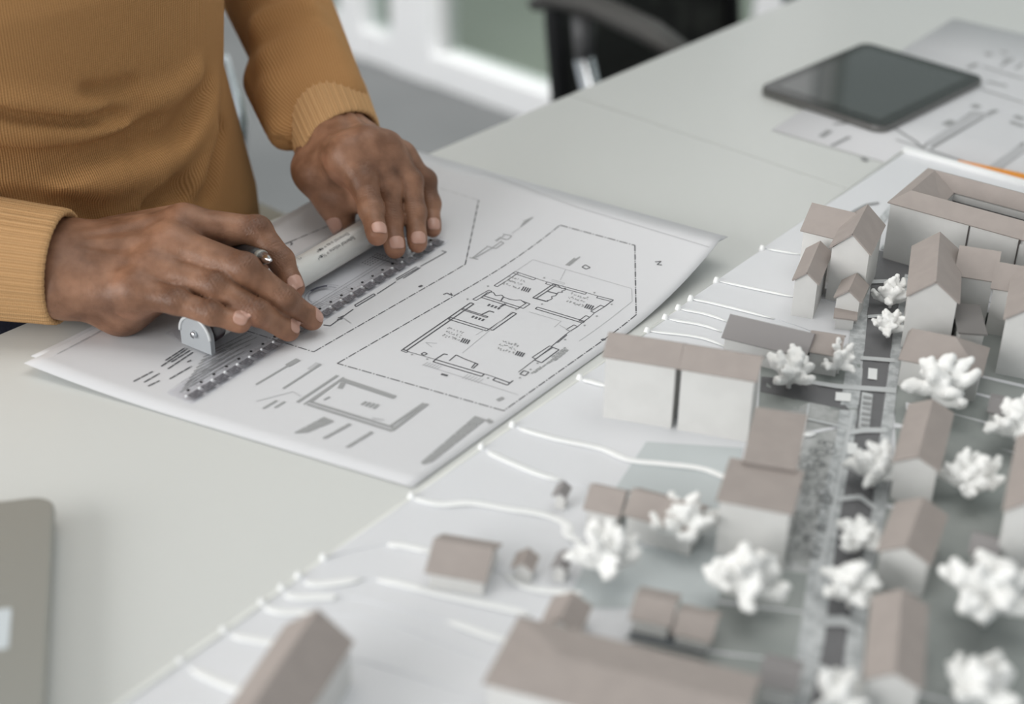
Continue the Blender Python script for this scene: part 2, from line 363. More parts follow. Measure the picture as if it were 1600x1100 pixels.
# ------------------------------------------------------------------ model houses
m_hw = mat('house_wall_card', (0.71, 0.705, 0.69), 0.7, noise=(60, (0.68, 0.675, 0.66), 0.4, 0.6))
m_roof = mat('house_roof_taupe', (0.375, 0.330, 0.308), 0.75, noise=(90, (0.355, 0.313, 0.292), 0.4, 0.6))
m_roofg = mat('house_roof_grey', (0.29, 0.275, 0.275), 0.75)
m_gap = mat('seam_shadow_card', (0.10, 0.09, 0.085), 0.9); m_plinth = mat('plinth_slate', (0.17, 0.185, 0.20), 0.8)
def quadbox(mb, q, th):
    """slab below a planar quad (list of 4 3D points)"""
    q = [np.array(p, float) for p in q]; n = np.cross(q[1]-q[0], q[3]-q[0]); n /= np.linalg.norm(n)
    if n[2] < 0: n = -n
    V = q+[p-n*th for p in q]; mb.add(V, [(0, 1, 2, 3), (7, 6, 5, 4), (0, 4, 5, 1), (1, 5, 6, 2), (2, 6, 7, 3), (3, 7, 4, 0)])
def module(root, a, b, c, ze, hr, axis, mr=None, mw=None, over=0.0008, hip=(0, 0)):
    """a, b: near eave corners (px); c: far right eave corner (px) or depth in metres; heights above the ground"""
    mr = mr or m_roof; mw = mw or m_hw
    zg = PT(*a, ze)[2]-ze
    A = P(*a, zg+ze); B = P(*b, zg+ze); d = (B-A)[:2]; d /= np.linalg.norm(d); nrm = np.array([-d[1], d[0], 0])
    if isinstance(c, (int, float)): dep = c
    else: dep = abs((P(*c, zg+ze)-B)@nrm)
    Cc = B+nrm*dep; Dd = A+nrm*dep
    up = np.array([0, 0, 1.0]); base = zg-0.0012
    mb = MB(); ins = 0.0012
    x = np.array([d[0], d[1], 0]); wa, wb, wc, wd_ = A+x*ins+nrm*ins, B-x*ins+nrm*ins, Cc-x*ins-nrm*ins, Dd+x*ins-nrm*ins
    lo = [np.array([p[0], p[1], base]) for p in (wa, wb, wc, wd_)]; hi = [wa, wb, wc, wd_]
    V = lo+hi; Fc = [(3, 2, 1, 0), (0, 1, 5, 4), (1, 2, 6, 5), (2, 3, 7, 6), (3, 0, 4, 7)]
    if axis == 'y' and hr > 0:
        V += [(wa+wb)/2+up*hr*0.97, (wc+wd_)/2+up*hr*0.97]; Fc += [(4, 5, 8), (6, 7, 9), (5, 6, 9, 8), (7, 4, 8, 9)]
    elif axis == 'x' and hr > 0 and not any(hip):
        V += [(wb+wc)/2+up*hr*0.97, (wd_+wa)/2+up*hr*0.97]; Fc += [(5, 6, 8), (7, 4, 9), (4, 5, 8, 9), (6, 7, 9, 8)]
    else: Fc += [(4, 5, 6, 7)]
    mb.add(V, Fc); mb.obj('walls', mw, root)
    o = over
    A2, B2, C2, D2 = A-x*o-nrm*o, B+x*o-nrm*o, Cc+x*o+nrm*o, Dd-x*o+nrm*o; th = 0.0011; e = up*th
    if axis == 'flat' or hr == 0:
        q = MB(); quadbox(q, [A2+e, B2+e, C2+e, D2+e], th); q.obj('roof', mr, root)
    elif axis == 'y':
        r0, r1 = (A2+B2)/2+up*hr, (C2+D2)/2+up*hr
        q = MB(); quadbox(q, [A2+e, r0+e, r1+e, D2+e], th); q.obj('roof_slope', mr, root)
        q = MB(); quadbox(q, [r0+e, B2+e, C2+e, r1+e], th); q.obj('roof_slope', mr, root)
    else:
        r0, r1 = (A2+D2)/2+up*hr+x*hip[0], (B2+C2)/2+up*hr-x*hip[1]
        q = MB(); quadbox(q, [A2+e, B2+e, r1+e, r0+e], th); q.obj('roof_slope', mr, root)
        q = MB(); quadbox(q, [r0+e, r1+e, C2+e, D2+e], th); q.obj('roof_slope', mr, root)
        for h, (p, s, r) in zip(hip, ((A2, D2, r0), (B2, C2, r1))):
            if h: t = MB(); V = [p+e, s+e, r+e, p, s, r]; t.add(V, [(0, 1, 2), (5, 4, 3), (0, 3, 4, 1), (1, 4, 5, 2), (2, 5, 3, 0)]); t.obj('hip_slope', mr, root)
    return A, B, Cc, Dd, zg
def house(name, label, mods, group='small card houses glued on the site model'):
    root = empty(name, label, 'model house', group); c = None
    for md in mods:
        r = module(root, *md[:6], **(md[6] if len(md) > 6 else {}))
        if c is None: c = (r[0]+r[2])/2; c[2] = r[4]
    rebase(root, tuple(c)); return root

house('model_house', 'longest white walled block with taupe roof split by one seam, beside the drawing sheet',
      [((943,559), (1058,577), 0.030, 0.045, 0.009, 'x'), ((1062,578), (1181,598), 0.030, 0.045, 0.009, 'x')])
house('model_house', 'flat roofed taupe house in two steps, running down from the long white block',
      [((1121,782), (1237,804), (1244,737), 0.038, 0, 'flat'), ((1162,722), (1243,735), (1253,650), 0.040, 0, 'flat')])
house('model_house', 'low long shaded grey house with a short wing, above the first white tree',
      [((1129,529), (1258,560), 0.031, 0.016, 0.010, 'x', dict(mr=m_roofg)), ((1262,551), (1312,559), 0.028, 0.016, 0.008, 'x')])  # main roof's grey holds the shade this house lies in
house('model_house', 'three winged house with folded roofs at the left edge of the model',
      [((1297,388), (1360,400), (1368,352), 0.042, 0.014, 'y'), ((1252,362), (1318,378), 0.040, 0.036, 0.014, 'x'), ((1239,439), (1279,446), (1284,395), 0.028, 0.008, 'y')])
house('model_house', 'tiny gabled house with a lower annex in front, left of the upper street',
      [((1304,466), (1345,474), (1349,447), 0.018, 0.008, 'y'), ((1304,497), (1337,501), 0.012, 0.009, 0, 'flat')])
house('model_house', 'tall gabled house with seamed roof and a wide right wing, right of the upper street',
      [((1417,464), (1498,475), 0.075, 0.040, 0.014, 'y'), ((1492,432), (1554,442), 0.038, 0.038, 0.014, 'x'), ((1499,521), (1541,524), 0.040, 0.024, 0, 'flat', dict(mr=mat('annex_roof_dark', (0.20, 0.19, 0.185), 0.8)))])
house('model_house', 'gabled house cut by the right frame edge behind the wide winged one',
      [((1549,452), (1640,468), 0.034, 0.036, 0.012, 'x')])
house('model_house', 'white fronted gabled house at the right frame edge below the courtyard block',
      [((1569,500), (1655,515), 0.07, 0.042, 0.014, 'y')])
house('model_house', 'low hip roofed house right of the street, just above the widest white tree',
      [((1405,563), (1533,589), 0.037, 0.020, 0.014, 'x', dict(hip=(0.004, 0.022)))])
house('model_house', 'uppermost of the three gabled row houses along the right of the street',
      [((1396,722), (1467,737), (1471,645), 0.027, 0.007, 'y')])
house('model_house', 'middle one of the three gabled row houses along the right of the street',
      [((1371,862), (1453,884), (1458,803), 0.023, 0.008, 'y')])
house('model_house', 'lowest and longest of the three gabled row houses along the right of the street',
      [((1350,1062), (1440,1079), (1444,949), 0.025, 0.008, 'y')])
house('model_house', 'pale walled gabled house cut off by the right frame edge at mid height',
      [((1568,800), (1680,825), 0.075, 0.045, 0.016, 'y')])
house('model_house', 'small dark roofed shed beside the pale walled house at the right',
      [((1514,866), (1556,876), 0.020, 0.016, 0.006, 'x', dict(mr=m_roofg))])
house('model_house', 'small half hidden shed behind the white tree at the right frame edge',
      [((1543,645), (1590,655), 0.022, 0.010, 0.004, 'x', dict(mr=m_roofg))])
house('model_house', 'lone small taupe house with a low white wall on the left lawn of the model',
      [((666,896), (757,912), 0.034, 0.010, 0.010, 'x')])
house('model_house', 'pair of joined taupe houses left of the flat roofed stepped house, behind a tree',
      [((913,797), (966,809), 0.025, 0.014, 0.009, 'x'), ((975,806), (1082,836), 0.027, 0.016, 0.009, 'x')])
house('model_house', 'two offset small taupe houses on a dark plinth above the big roof',
      [((985,968), (1046,981), 0.026, 0.014, 0.006, 'x'), ((1051,992), (1109,1006), 0.024, 0.012, 0.006, 'x'), ((985,996), (1103,1022), 0.006, 0.004, 0, 'flat', dict(mr=m_plinth))])
house('model_house', 'biggest low hip roofed block in front, cut by the bottom frame edge',
      [((757,1068), (1150,1172), 0.050, 0.030, 0.005, 'x', dict(hip=(0.030, 0.0)))])
house('model_house', 'small two toned gabled cube behind the biggest front roof',
      [((845,978), (905,992), 0.022, 0.012, 0.007, 'y')])
house('model_house', 'dark sloped gabled house at the bottom left of the model',
      [((330,1150), (442,1180), (538,1003), 0.026, 0.016, 'y')])
house('model_house', 'tiny dark shed on the white lawn nearest the contour line, left of the joined pair', [((864,776), (884,780), 0.010, 0.009, 0.004, 'y', dict(mr=m_roofg))])
house('model_house', 'tiny shed on the white lawn right of the lone taupe house', [((800,888), (832,894), 0.012, 0.009, 0.005, 'y')])
house('model_house', 'tiny shed tucked against the left side of the leftmost white tree', [((862,888), (884,893), 0.012, 0.009, 0.004, 'y', dict(mr=m_roofg))])
house('model_house', 'small dark shed near the bottom edge beside the street', [((1186,1070), (1243,1083), 0.022, 0.013, 0.005, 'x', dict(mr=m_roofg))])

# courtyard block
cb = empty('model_courtyard_block', 'large courtyard block with a ring of roofs in the far corner', 'model building')
zg = terrain(P(1389, 330, 0.76)); ze = 0.046; hr = 0.008
A = P(1389, 318, zg+ze); B_ = P(1690, 402, zg+ze); xx = B_-A; xx /= np.linalg.norm(xx); yy = np.array([-xx[1], xx[0], 0]); LEN = 0.21; DEP = 0.075; RW = 0.030
def cbp(s, d, z): return A+xx*s+yy*d+np.array([0, 0, z])
mb = MB(); o4 = [cbp(0.001, 0.001, 0), cbp(LEN-.001, 0.001, 0), cbp(LEN-.001, DEP-.001, 0), cbp(0.001, DEP-.001, 0)]; i4 = [cbp(RW, .027, -.006), cbp(LEN-RW, .027, -.006), cbp(LEN-RW, .053, -.004), cbp(RW, .053, -.004)]
dn = np.array([0, 0, -ze-0.0012])
V = o4+[p+dn for p in o4]+i4+[p+dn*0.8 for p in i4]
mb.add(V, [(0, 4, 5, 1), (1, 5, 6, 2), (2, 6, 7, 3), (3, 7, 4, 0), (8, 9, 13, 12), (9, 10, 14, 13), (10, 11, 15, 14), (11, 8, 12, 15), (4, 7, 6, 5), (0, 1, 9, 8), (1, 2, 10, 9), (2, 3, 11, 10), (3, 0, 8, 11)])
mb.obj('walls', m_hw, cb)
rg = [cbp(.010, .015, hr), cbp(LEN-.010, .015, hr), cbp(LEN-.010, .060, hr), cbp(.010, .060, hr)]
oo = [cbp(-.001, -.001, 0.0012), cbp(LEN+.001, -.001, .0012), cbp(LEN+.001, DEP+.001, .0012), cbp(-.001, DEP+.001, .0012)]; ii = [p+np.array([0, 0, 0.0012]) for p in i4]
for k in range(4):
    k2 = (k+1) % 4
    for q in ([oo[k], oo[k2], rg[k2], rg[k]], [rg[k], rg[k2], ii[k2], ii[k]]):
        mb = MB(); quadbox(mb, q, 0.001); mb.obj('roof_slope', m_roof, cb)
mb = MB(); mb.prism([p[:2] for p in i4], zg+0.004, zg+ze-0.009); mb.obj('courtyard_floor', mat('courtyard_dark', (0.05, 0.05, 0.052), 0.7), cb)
mb = MB(); mb.box((i4[0]+i4[1])/2*1+yy*0.0115+np.array([0, 0, -.0055])-xx*0.03, yy, xx, Zv, 0.011, 0.0004, 0.0008); mb.obj('courtyard_joint', m_gap, cb)
# cross gable on the near wing
g0 = cbp(0.100, -0.0015, 0.0012); g1 = cbp(0.150, -0.0015, 0.0012); g2 = cbp(0.150, .030, -.004); g3 = cbp(0.100, .030, -.004); r0 = cbp(0.100, .016, hr+.005); r1 = cbp(0.150, .016, hr+.005)
mb = MB(); quadbox(mb, [g0, g1, r1, r0], 0.001); mb.obj('roof_slope', m_roof, cb); mb = MB(); quadbox(mb, [r0, r1, g2, g3], 0.001); mb.obj('roof_slope', m_roof, cb)
mb = MB(); mb.add([g0, r0, g3, g0-(0, 0, .004), r0-(0, 0, .005), g3-(0, 0, .004)], [(0, 1, 2), (5, 4, 3), (0, 3, 4, 1), (1, 4, 5, 2), (2, 5, 3, 0)]); mb.obj('gable', m_roof, cb)
for s in (0.062, 0.099):
    mb = MB(); mb.box(cbp(s, 0.0006, -ze/2+.0005), xx, yy, Zv, 0.0004, 0.0005, ze/2-0.001); mb.obj('wall_joint', m_gap, cb)
rebase(cb, tuple(cbp(0, 0, -ze)))

# ------------------------------------------------------------------ SDF toolkit
def seg(X, a, b, ra, rb):
    a = np.array(a, np.float32); b = np.array(b, np.float32); ab = b-a; L2 = float(ab@ab)+1e-12
    pa = X-a; h = np.clip((pa@ab)/L2, 0, 1); return np.sqrt(((pa-h[..., None]*ab)**2).sum(-1))-(ra+(rb-ra)*h)
def smin(a, b, k):
    h = np.clip(0.5+0.5*(b-a)/k, 0, 1); return b*(1-h)+a*h-k*h*(1-h)
def ssub(a, b, k):      # carve b from a
    return -smin(-a, b, k)
def ell(X, c, ax, r):
    """ellipsoid: ax rows = axes, r radii"""
    q = (X-np.array(c, np.float32))@np.array(ax, np.float32).T/np.array(r, np.float32)
    k0 = np.sqrt((q**2).sum(-1)); k1 = np.sqrt(((q/np.array(r, np.float32))**2).sum(-1)); return k0*(k0-1.0)/(k1+1e-9)
def nets(f, lo, hi, h):
    """surface nets: returns verts, quads"""
    lo = np.array(lo, float); n = np.ceil((np.array(hi)-lo)/h).astype(int)+1
    gx, gy, gz = [lo[i]+h*np.arange(n[i]) for i in range(3)]
    D = np.empty(n, np.float32); ch = max(1, int(400000//(n[1]*n[2])))
    for i in range(0, n[0], ch):
        X = np.stack(np.meshgrid(gx[i:i+ch], gy, gz, indexing='ij'), -1).astype(np.float32)
        D[i:i+ch] = f(X.reshape(-1, 3)).reshape(X.shape[:3])
    S = D < 0
    m = np.array(D.shape)-1
    acc = np.zeros((*m, 3), np.float32); cnt = np.zeros(m, np.float32)
    for ax in range(3):
        o = [i for i in range(3) if i != ax]
        for da in (0, 1):
            for db in (0, 1):
                s0 = [None]*3; s1 = [None]*3
                s0[ax] = slice(0, m[ax]); s1[ax] = slice(1, m[ax]+1)
                for q, d in zip(o, (da, db)): s0[q] = s1[q] = slice(d, d+m[q])
                d0 = D[tuple(s0)]; d1 = D[tuple(s1)]; x = (d0 < 0) != (d1 < 0)
                t = np.where(x, d0/np.where(x, d0-d1, 1), 0)
                acc[..., ax] += np.where(x, t, 0)
                for q, d in zip(o, (da, db)): acc[..., q] += np.where(x, d, 0)
                cnt += x
    act = cnt > 0; idx = -np.ones(m, np.int64); idx[act] = np.arange(act.sum())
    pos = (np.argwhere(act)+acc[act]/cnt[act][:, None])*h+lo
    Q = []
    for ax in range(3):
        b, c = (ax+1) % 3, (ax+2) % 3
        s0 = [slice(1, m[i]) for i in range(3)]; s0[ax] = slice(0, m[ax])
        s1 = list(s0); s1[ax] = slice(1, m[ax]+1)
        a0 = S[tuple(s0)]; a1 = S[tuple(s1)]; I = np.argwhere(a0 != a1)
        off = np.ones(3, int); off[ax] = 0; I = I+off
        fl = a0[a0 != a1]
        def g(db, dc):
            J = I.copy(); J[:, b] -= db; J[:, c] -= dc; return idx[J[:, 0], J[:, 1], J[:, 2]]
        q = np.stack([g(0, 0), g(1, 0), g(1, 1), g(0, 1)], 1); q[~fl] = q[~fl][:, ::-1]; Q.append(q)
    Q = np.concatenate(Q); Q = Q[(Q >= 0).all(1)]
    return pos, Q
def grad(f, X, e=0.0006):
    g = np.stack([f(X+np.eye(3, dtype=np.float32)[i]*e)-f(X-np.eye(3, dtype=np.float32)[i]*e) for i in range(3)], -1); return g/(np.linalg.norm(g, axis=-1, keepdims=True)+1e-9)
def npmesh(name, V, Q, material, parent=None, attrs=None, smooth=True):
    me = bpy.data.meshes.new(name); me.vertices.add(len(V)); me.vertices.foreach_set('co', np.asarray(V, np.float32).ravel())
    me.loops.add(Q.size); me.loops.foreach_set('vertex_index', Q.ravel().astype(np.int32))
    me.polygons.add(len(Q)); me.polygons.foreach_set('loop_start', np.arange(0, Q.size, 4, dtype=np.int32))
    try: me.polygons.foreach_set('loop_total', np.full(len(Q), 4, np.int32))
    except Exception: pass
    me.update(calc_edges=True); me.validate()
    me.polygons.foreach_set('use_smooth', [smooth]*len(me.polygons))
    for k, v in (attrs or {}).items():
        a = me.attributes.new(k, 'FLOAT', 'POINT'); a.data.foreach_set('value', np.asarray(v, np.float32))
    me.materials.append(material); o = bpy.data.objects.new(name, me); COL.objects.link(o)
    if parent is not None: o.parent = parent
    return o

# ------------------------------------------------------------------ white model trees
m_tree = mat('tree_white', (0.88, 0.88, 0.865), 0.65)
def tree_mesh(seed, R):
    r = random.Random(seed); H = R*1.35; prims = []
    nb = 13
    for i in range(nb):
        a = 2*math.pi*(i+r.uniform(-.3, .3))/nb; el = (r.uniform(0.1, 0.4), r.uniform(0.55, 0.85), r.uniform(1.0, 1.4))[i % 3]
        L = R*r.uniform(.72, .95); s = np.array([0, 0, H*r.uniform(.25, .45)])
        d = np.array([math.cos(a)*math.cos(el), math.sin(a)*math.cos(el), math.sin(el)]); mid = s+d*L*.5+np.array([0, 0, R*.08]); e = s+d*L+np.array([0, 0, R*.15])
        prims.append((s, mid, R*.15, R*.18)); prims.append((mid, e, R*.18, R*.15))
        for q in range(3):
            d2 = d+np.array([r.uniform(-.9, .9), r.uniform(-.9, .9), r.uniform(-.2, 1.0)]); d2 /= np.linalg.norm(d2)
            st = mid*(1-q/3)+e*q/3; prims.append((st, st+d2*R*r.uniform(.28, .42), R*.14, R*.115))
    prims.append((np.array([0, 0, H*.3]), np.array([0, 0, H*.95]), R*.13, R*.12))
    def f(X):
        D = None
        for a, b, ra, rb in prims:
            d = seg(X, a, b, ra, rb); D = d if D is None else smin(D, d, R*.09)
        return D+0.0007*np.sin(X[:, 0]*700)*np.sin(X[:, 1]*640+1)*np.sin(X[:, 2]*670)
    return nets(f, (-R*1.5, -R*1.5, 0.0), (R*1.5, R*1.5, R*2.2), R/16)
TV = [tree_mesh(s, 0.03) for s in (3, 8, 21, 34)]
TM = []
for i, (V, Q) in enumerate(TV):
    o = npmesh('branches', V, Q, m_tree); TM.append(o.data); bpy.data.objects.remove(o)
tk = MB(); tk.tube([(0, 0, -0.001), (0.0005, 0, 0.010), (0, 0, 0.022)], [0.0028, 0.0024, 0.0032], 8); tko = tk.obj('trunk', m_tree, None, True); TKM = tko.data; bpy.data.objects.remove(tko)
TREES = [
 (1390,468,30,'knobbly white tree standing highest up on the upper street'),
 (1386,516,28,'second white tree down on the upper street, with a hole in its crown'),
 (1232,588,42,'white branching tree right of the long white block'),
 (1308,570,32,'small flat white tree over the side street junction'),
 (1465,615,56,'wide white tree behind the uppermost row house'),
 (1588,678,50,'large white tree cut by the right frame edge at mid height'),
 (1515,757,48,'round white tree on the lawn right of the row houses'),
 (1364,742,44,'star shaped white tree left of the gap between the upper two row houses'),
 (1338,846,38,'white tree at the kerb left of the middle row house'),
 (1326,928,48,'bushy white tree at the kerb above the lowest row house'),
 (1070,828,54,'white tree in front of the joined pair of taupe houses'),
 (945,880,58,'leftmost white tree, on the edge of the white lawn'),
 (1165,918,62,'biggest white tree in the middle foreground, below the flat roofed house'),
 (1538,945,72,'blurred large white tree near the bottom right, on the lawn'),
 (1525,1085,60,'white tree cut off by the bottom right of the frame'),
 (1306,1100,48,'white tree cut by the bottom edge, on the street'),
]
for i, (px, py, rp_, lab) in enumerate(TREES):
    g = PT(px, py+rp_*0.45); dist = np.linalg.norm(g-CO); R = rp_/FPX*dist; s = R/0.031*1.06
    root = empty('model_tree', lab, 'model tree', 'white trees of the site model')
    root.location = tuple(g); root.rotation_euler = (0, 0, i*1.3); root.scale = (s, s, s*0.95)
    for nm, me in (('branches', TM[i % 4]), ('trunk', TKM)):
        o = bpy.data.objects.new(nm, me); COL.objects.link(o); o.parent = root

# ------------------------------------------------------------------ drawing sheets
def paper_h_main(p):
    """height above the desk of the main sheet (soft curl at two corners)"""
    cA = SA; cC = SC
    e = SC[:2]-SD[:2]; Lf = np.linalg.norm(e); e = e/Lf; q = p[:2]-SD[:2]; u = min(max(q@e/Lf, 0), 1.0); v = abs(e[0]*q[1]-e[1]*q[0])
    h = 0.026*u*max(0, 1-v/0.15)**2.2
    d = np.linalg.norm(p[:2]-cA[:2]); h += 0.007*max(0, 1-d/0.13)**2
    return h
SA = P(38, 570, TZ+0.007); SB = P(645, 760, TZ+0.002); SC = P(1130, 371, TZ+0.026); SD = P(624, 236, TZ+0.001)
SA[2] = SB[2] = SC[2] = SD[2] = 0
m_sheet_edge = m_paper
def sheet(name, A, B, C, D, hf, z0, nu=40, nv=30, th=0.00025, m=None, parent=None):
    V = []; F = []
    for s in (1, 0):
        for i in range(nu+1):
            for j in range(nv+1):
                u, v = i/nu, j/nv; p = A*(1-u)*(1-v)+B*u*(1-v)+C*u*v+D*(1-u)*v; V.append((p[0], p[1], z0+hf(p)+(th if s else 0)))
    w_ = nv+1; n = (nu+1)*w_
    for i in range(nu):
        for j in range(nv):
            q = (i*w_+j, (i+1)*w_+j, (i+1)*w_+j+1, i*w_+j+1); F.append(q); F.append(tuple(n+k for k in q[::-1]))
    for i in range(nu):
        F.append((i*w_, n+i*w_, n+(i+1)*w_, (i+1)*w_)); F.append((i*w_+nv, (i+1)*w_+nv, n+(i+1)*w_+nv, n+i*w_+nv))
    for j in range(nv):
        F.append((j, j+1, n+j+1, n+j)); a = nu*w_; F.append((a+j, n+a+j, n+a+j+1, a+j+1))
    return mesh(name, V, F, m or m_paper, parent, True)
Z1 = TZ+0.0011
dr = empty('drawing_sheet', 'large white sheet with printed floor plans under both hands', 'drawing')
sheet('paper', SA, SB, SC, SD, paper_h_main, Z1, parent=dr)
TOP = Z1+0.00025
def PS(px, py, dz=0.0):
    z = TOP
    for _ in range(4):
        q = P(px, py, z+dz); z = TOP+paper_h_main(q)
    return P(px, py, z+dz)
class Ink:
    N = 0
    def __init__(s, pf): s.mb = MB(); s.pf = pf
    def line(s, pts, w=0.0007, dash=None, dz=0.00012):
        W = [s.pf(x, y) for x, y in pts]; Ink.N += 1; dz = dz+Ink.N*0.0000004
        for a, b in zip(W[:-1], W[1:]):
            L = np.linalg.norm(b-a)
            if L < 1e-6: continue
            d = (b-a)/L; n = np.array([-d[1], d[0], 0])*w/2; t = 0.0
            pat = dash or (L+1, 0); k = 0; segs = []
            while t < L:
                on = pat[(2*k) % len(pat)]; off = pat[(2*k+1) % len(pat)]; segs.append((t, min(L, t+on))); t += on+off; k += 1
            for t0, t1 in segs:
                m = max(1, int((t1-t0)/0.012))
                for q in range(m):
                    e0 = a+d*(t0+(t1-t0)*q/m); e1 = a+d*(t0+(t1-t0)*(q+1)/m); V = []
                    s.k = getattr(s, 'k', 0)+1
                    for e, sg in ((e0, -1), (e1, -1), (e1, 1), (e0, 1)):
                        p = e+n*sg; z = s.zf(p)+dz; V.append((p[0], p[1], z))
                    s.mb.add(V, [(0, 1, 2, 3)])
    def zf(s, p): return TOP+paper_h_main(p)
    def obj(s, name, m, parent): return s.mb.obj(name, m, parent, kind='stuff')
DASH = (0.0075, 0.0012, 0.0012, 0.0012)
K8 = lambda L: [(620+x/4.2105, 400+y/4.2105) for x, y in L]
K5 = lambda L: [(500+x/2.4615, 280+y/2.4615) for x, y in L]
K4 = lambda L: [(240+x/3.3333, 340+y/3.3333) for x, y in L]
KB = lambda L: [(400+x/4.0, 540+y/4.0) for x, y in L]
KC = lambda L: [(640+x/6.11, 260+y/6.11) for x, y in L]
KS = lambda L: [(0+x/3.81, 460+y/3.81) for x, y in L]
ik = Ink(PS); ig = Ink(PS); il = Ink(PS)
# dash-dot plot outlines
ik.line([(527,568),(875,352),(992,384),(994,492),(787,642),(527,568)], 0.0010, DASH)
ik.line([(385,517),(490,550),(727,413),(748,313)], 0.0010, DASH); il.line([(748,313),(676,291),(640,280)], 0.0010, DASH)
# plan walls (double lines)
def wall(L, off=0.0028, w=0.0008, ends=True, K=K8):
    px = K(L); W = [PS(*p) for p in px]
    ik.line(px, w)
    for a, b in zip(W[:-1], W[1:]):
        d = (b-a)/np.linalg.norm(b-a); n = np.array([-d[1], d[0], 0])*off
        q0 = proj(a+n); q1 = proj(b+n); ik.line([q0, q1], w)
        if ends: ik.line([proj(a), q0], w); ik.line([proj(b), q1], w)
wall([(780,103),(640,195)], 0.003); wall([(605,225),(500,285)], 0.003); wall([(485,308),(40,615)], 0.003, 0.0012); wall([(915,148),(780,103)], 0.003)
ik.line(K8([(915,148),(990,172)]), 0.0006); wall([(1250,242),(990,172)], 0.003); ik.line(K8([(1250,242),(1325,265)]), 0.0006); wall([(1425,290),(1325,265)], 0.0028)
ik.line(K8([(1425,290),(1365,335)]), 0.0009); wall([(1365,335),(1300,375)], -0.0035); wall([(1270,403),(1225,435)], -0.0035); wall([(1190,465),(1140,495)], -0.0035)
ik.line(K8([(1300,375),(1270,403)]), 0.0006); ik.line(K8([(1225,435),(1190,465)]), 0.0006); ik.line(K8([(1140,495),(1110,518)]), 0.0006); wall([(1110,518),(1050,568)], 0.001); ik.line(K8([(1050,568),(1015,598)]), 0.0008)
wall([(1020,600),(905,685)], 0.006, 0.0010); wall([(1005,592),(890,668)], 0.003); ik.line(K8([(905,685),(800,765)]), 0.0007); wall([(835,755),(810,778)], 0.004, 0.0010)
wall([(75,628),(40,615)], 0.002); ik.line(K8([(75,630),(255,682)]), 0.0006); wall([(160,645),(180,655)], 0.003, 0.0010); wall([(575,778),(255,682)], 0.0034, 0.0010)
ik.line(K8([(255,680),(310,645),(335,650)]), 0.0011); ik.line(K8([(345,690),(390,652),(450,680),(535,712),(500,742)]), 0.0009); ik.line(K8([(535,712),(515,708),(490,738)]), 0.0009)
ik.line(K8([(575,776),(650,800)]), 0.0006); wall([(745,836),(650,802)], 0.0034, 0.0010); ik.line(K8([(745,836),(765,820)]), 0.001)
wall([(810,338),(570,262)], 0.0030, 0.0009); wall([(855,308),(810,338)], 0.003); ik.line(K8([(855,308),(828,298)]), 0.0008)
ik.line(K8([(700,272),(685,296)]), 0.0012); wall([(600,400),(435,347)], 0.0016, 0.0009); wall([(605,482),(355,405)], 0.0030, 0.0009); wall([(765,372),(608,482)], 0.0030, 0.0010)
ik.line(K8([(560,385),(610,362),(640,372)]), 0.0012); ik.line(K8([(680,335),(715,315)]), 0.0018)
wall([(1030,185),(895,275)], 0.0026, 0.0010); ik.line(K8([(895,275),(985,300),(998,292)]), 0.0014); ik.line(K8([(985,232),(1055,250)]), 0.0012)
wall([(1235,430),(925,337)], 0.0030, 0.0009)
for L in ([(1030,188),(1060,195),(1085,215),(1110,212),(1112,222),(1085,232),(1090,240),(1062,240),(1055,250)], [(1055,250),(1045,262),(1018,268),(1022,282),(985,300)]): ik.line(K8(L), 0.0008)
for L in ([(600,238),(635,240),(650,262),(690,258),(705,272)], [(705,272),(740,285),(780,292),(815,290),(845,312)], [(570,262),(600,238)]): ik.line(K8(L), 0.0008)
for L in ([(895,25),(1545,215),(1548,300)], [(895,25),(780,103)], [(1548,300),(1490,345),(1200,560)], [(870,368),(1080,430),(1035,470)], [(1150,500),(1070,455)], [(265,575),(190,570),(230,600)], [(170,715),(800,915)], [(1110,90),(1075,160)], [(1020,155),(1105,180),(1100,188),(1015,165)], [(760,365),(430,640)], [(585,480),(520,520)]): il.line(K8(L), 0.0006)
def cluster(cx_, cy_, K, rows=3, cols=5, du=(19, 6), dv=(-10, 15), w=0.0011, ink=None, seed=0):
    r = random.Random(seed); ink = ink or ik
    for i in range(rows):
        for j in range(cols):
            x = cx_+(j-cols/2)*du[0]+(i-rows/2)*dv[0]*1.6; y = cy_+(j-cols/2)*du[1]+(i-rows/2)*dv[1]*1.6
            for q in range(3):
                ox, oy = r.uniform(-7, 7), r.uniform(-6, 6); l = r.uniform(4, 11)
                if r.random() < .5: ink.line(K([(x+ox, y+oy), (x+ox+l*.8, y+oy-l*.6)]), w*r.uniform(.6, 1.2))
                else: ink.line(K([(x+ox, y+oy), (x+ox+l*.5, y+oy+l*.3)]), w*.7)
for s, (x, y) in enumerate([(770,190),(370,530),(730,615),(1185,305)]):
    cluster(x, y, K8, 3, 6, seed=s, ink=ig)
    for q in range(4): ik.line(K8([(x+62+q*14-12, y+38+q*4), (x+62+q*14+6, y+12+q*4)]), 0.0011)
for x, y in ((635,328),(530,405)):
    for q in range(4): ik.line(K8([(x-36+q*22, y+2+q*7), (x-22+q*22, y-10+q*7)]), 0.0016)
for q, (x0, y0, x1, y1) in enumerate([(1112,62,1170,15),(1122,64,1182,18),(1132,66,1195,12),(1142,58,1205,6)]): ig.line(K8([(x0, y0), (x1, y1)]), 0.0012)
ik.line(K8([(1218,75),(1240,60),(1272,78),(1245,88),(1218,75)]), 0.0008); ik.line(K5([(1288,320),(1312,318),(1296,330),(1315,332)]), 0.0009)
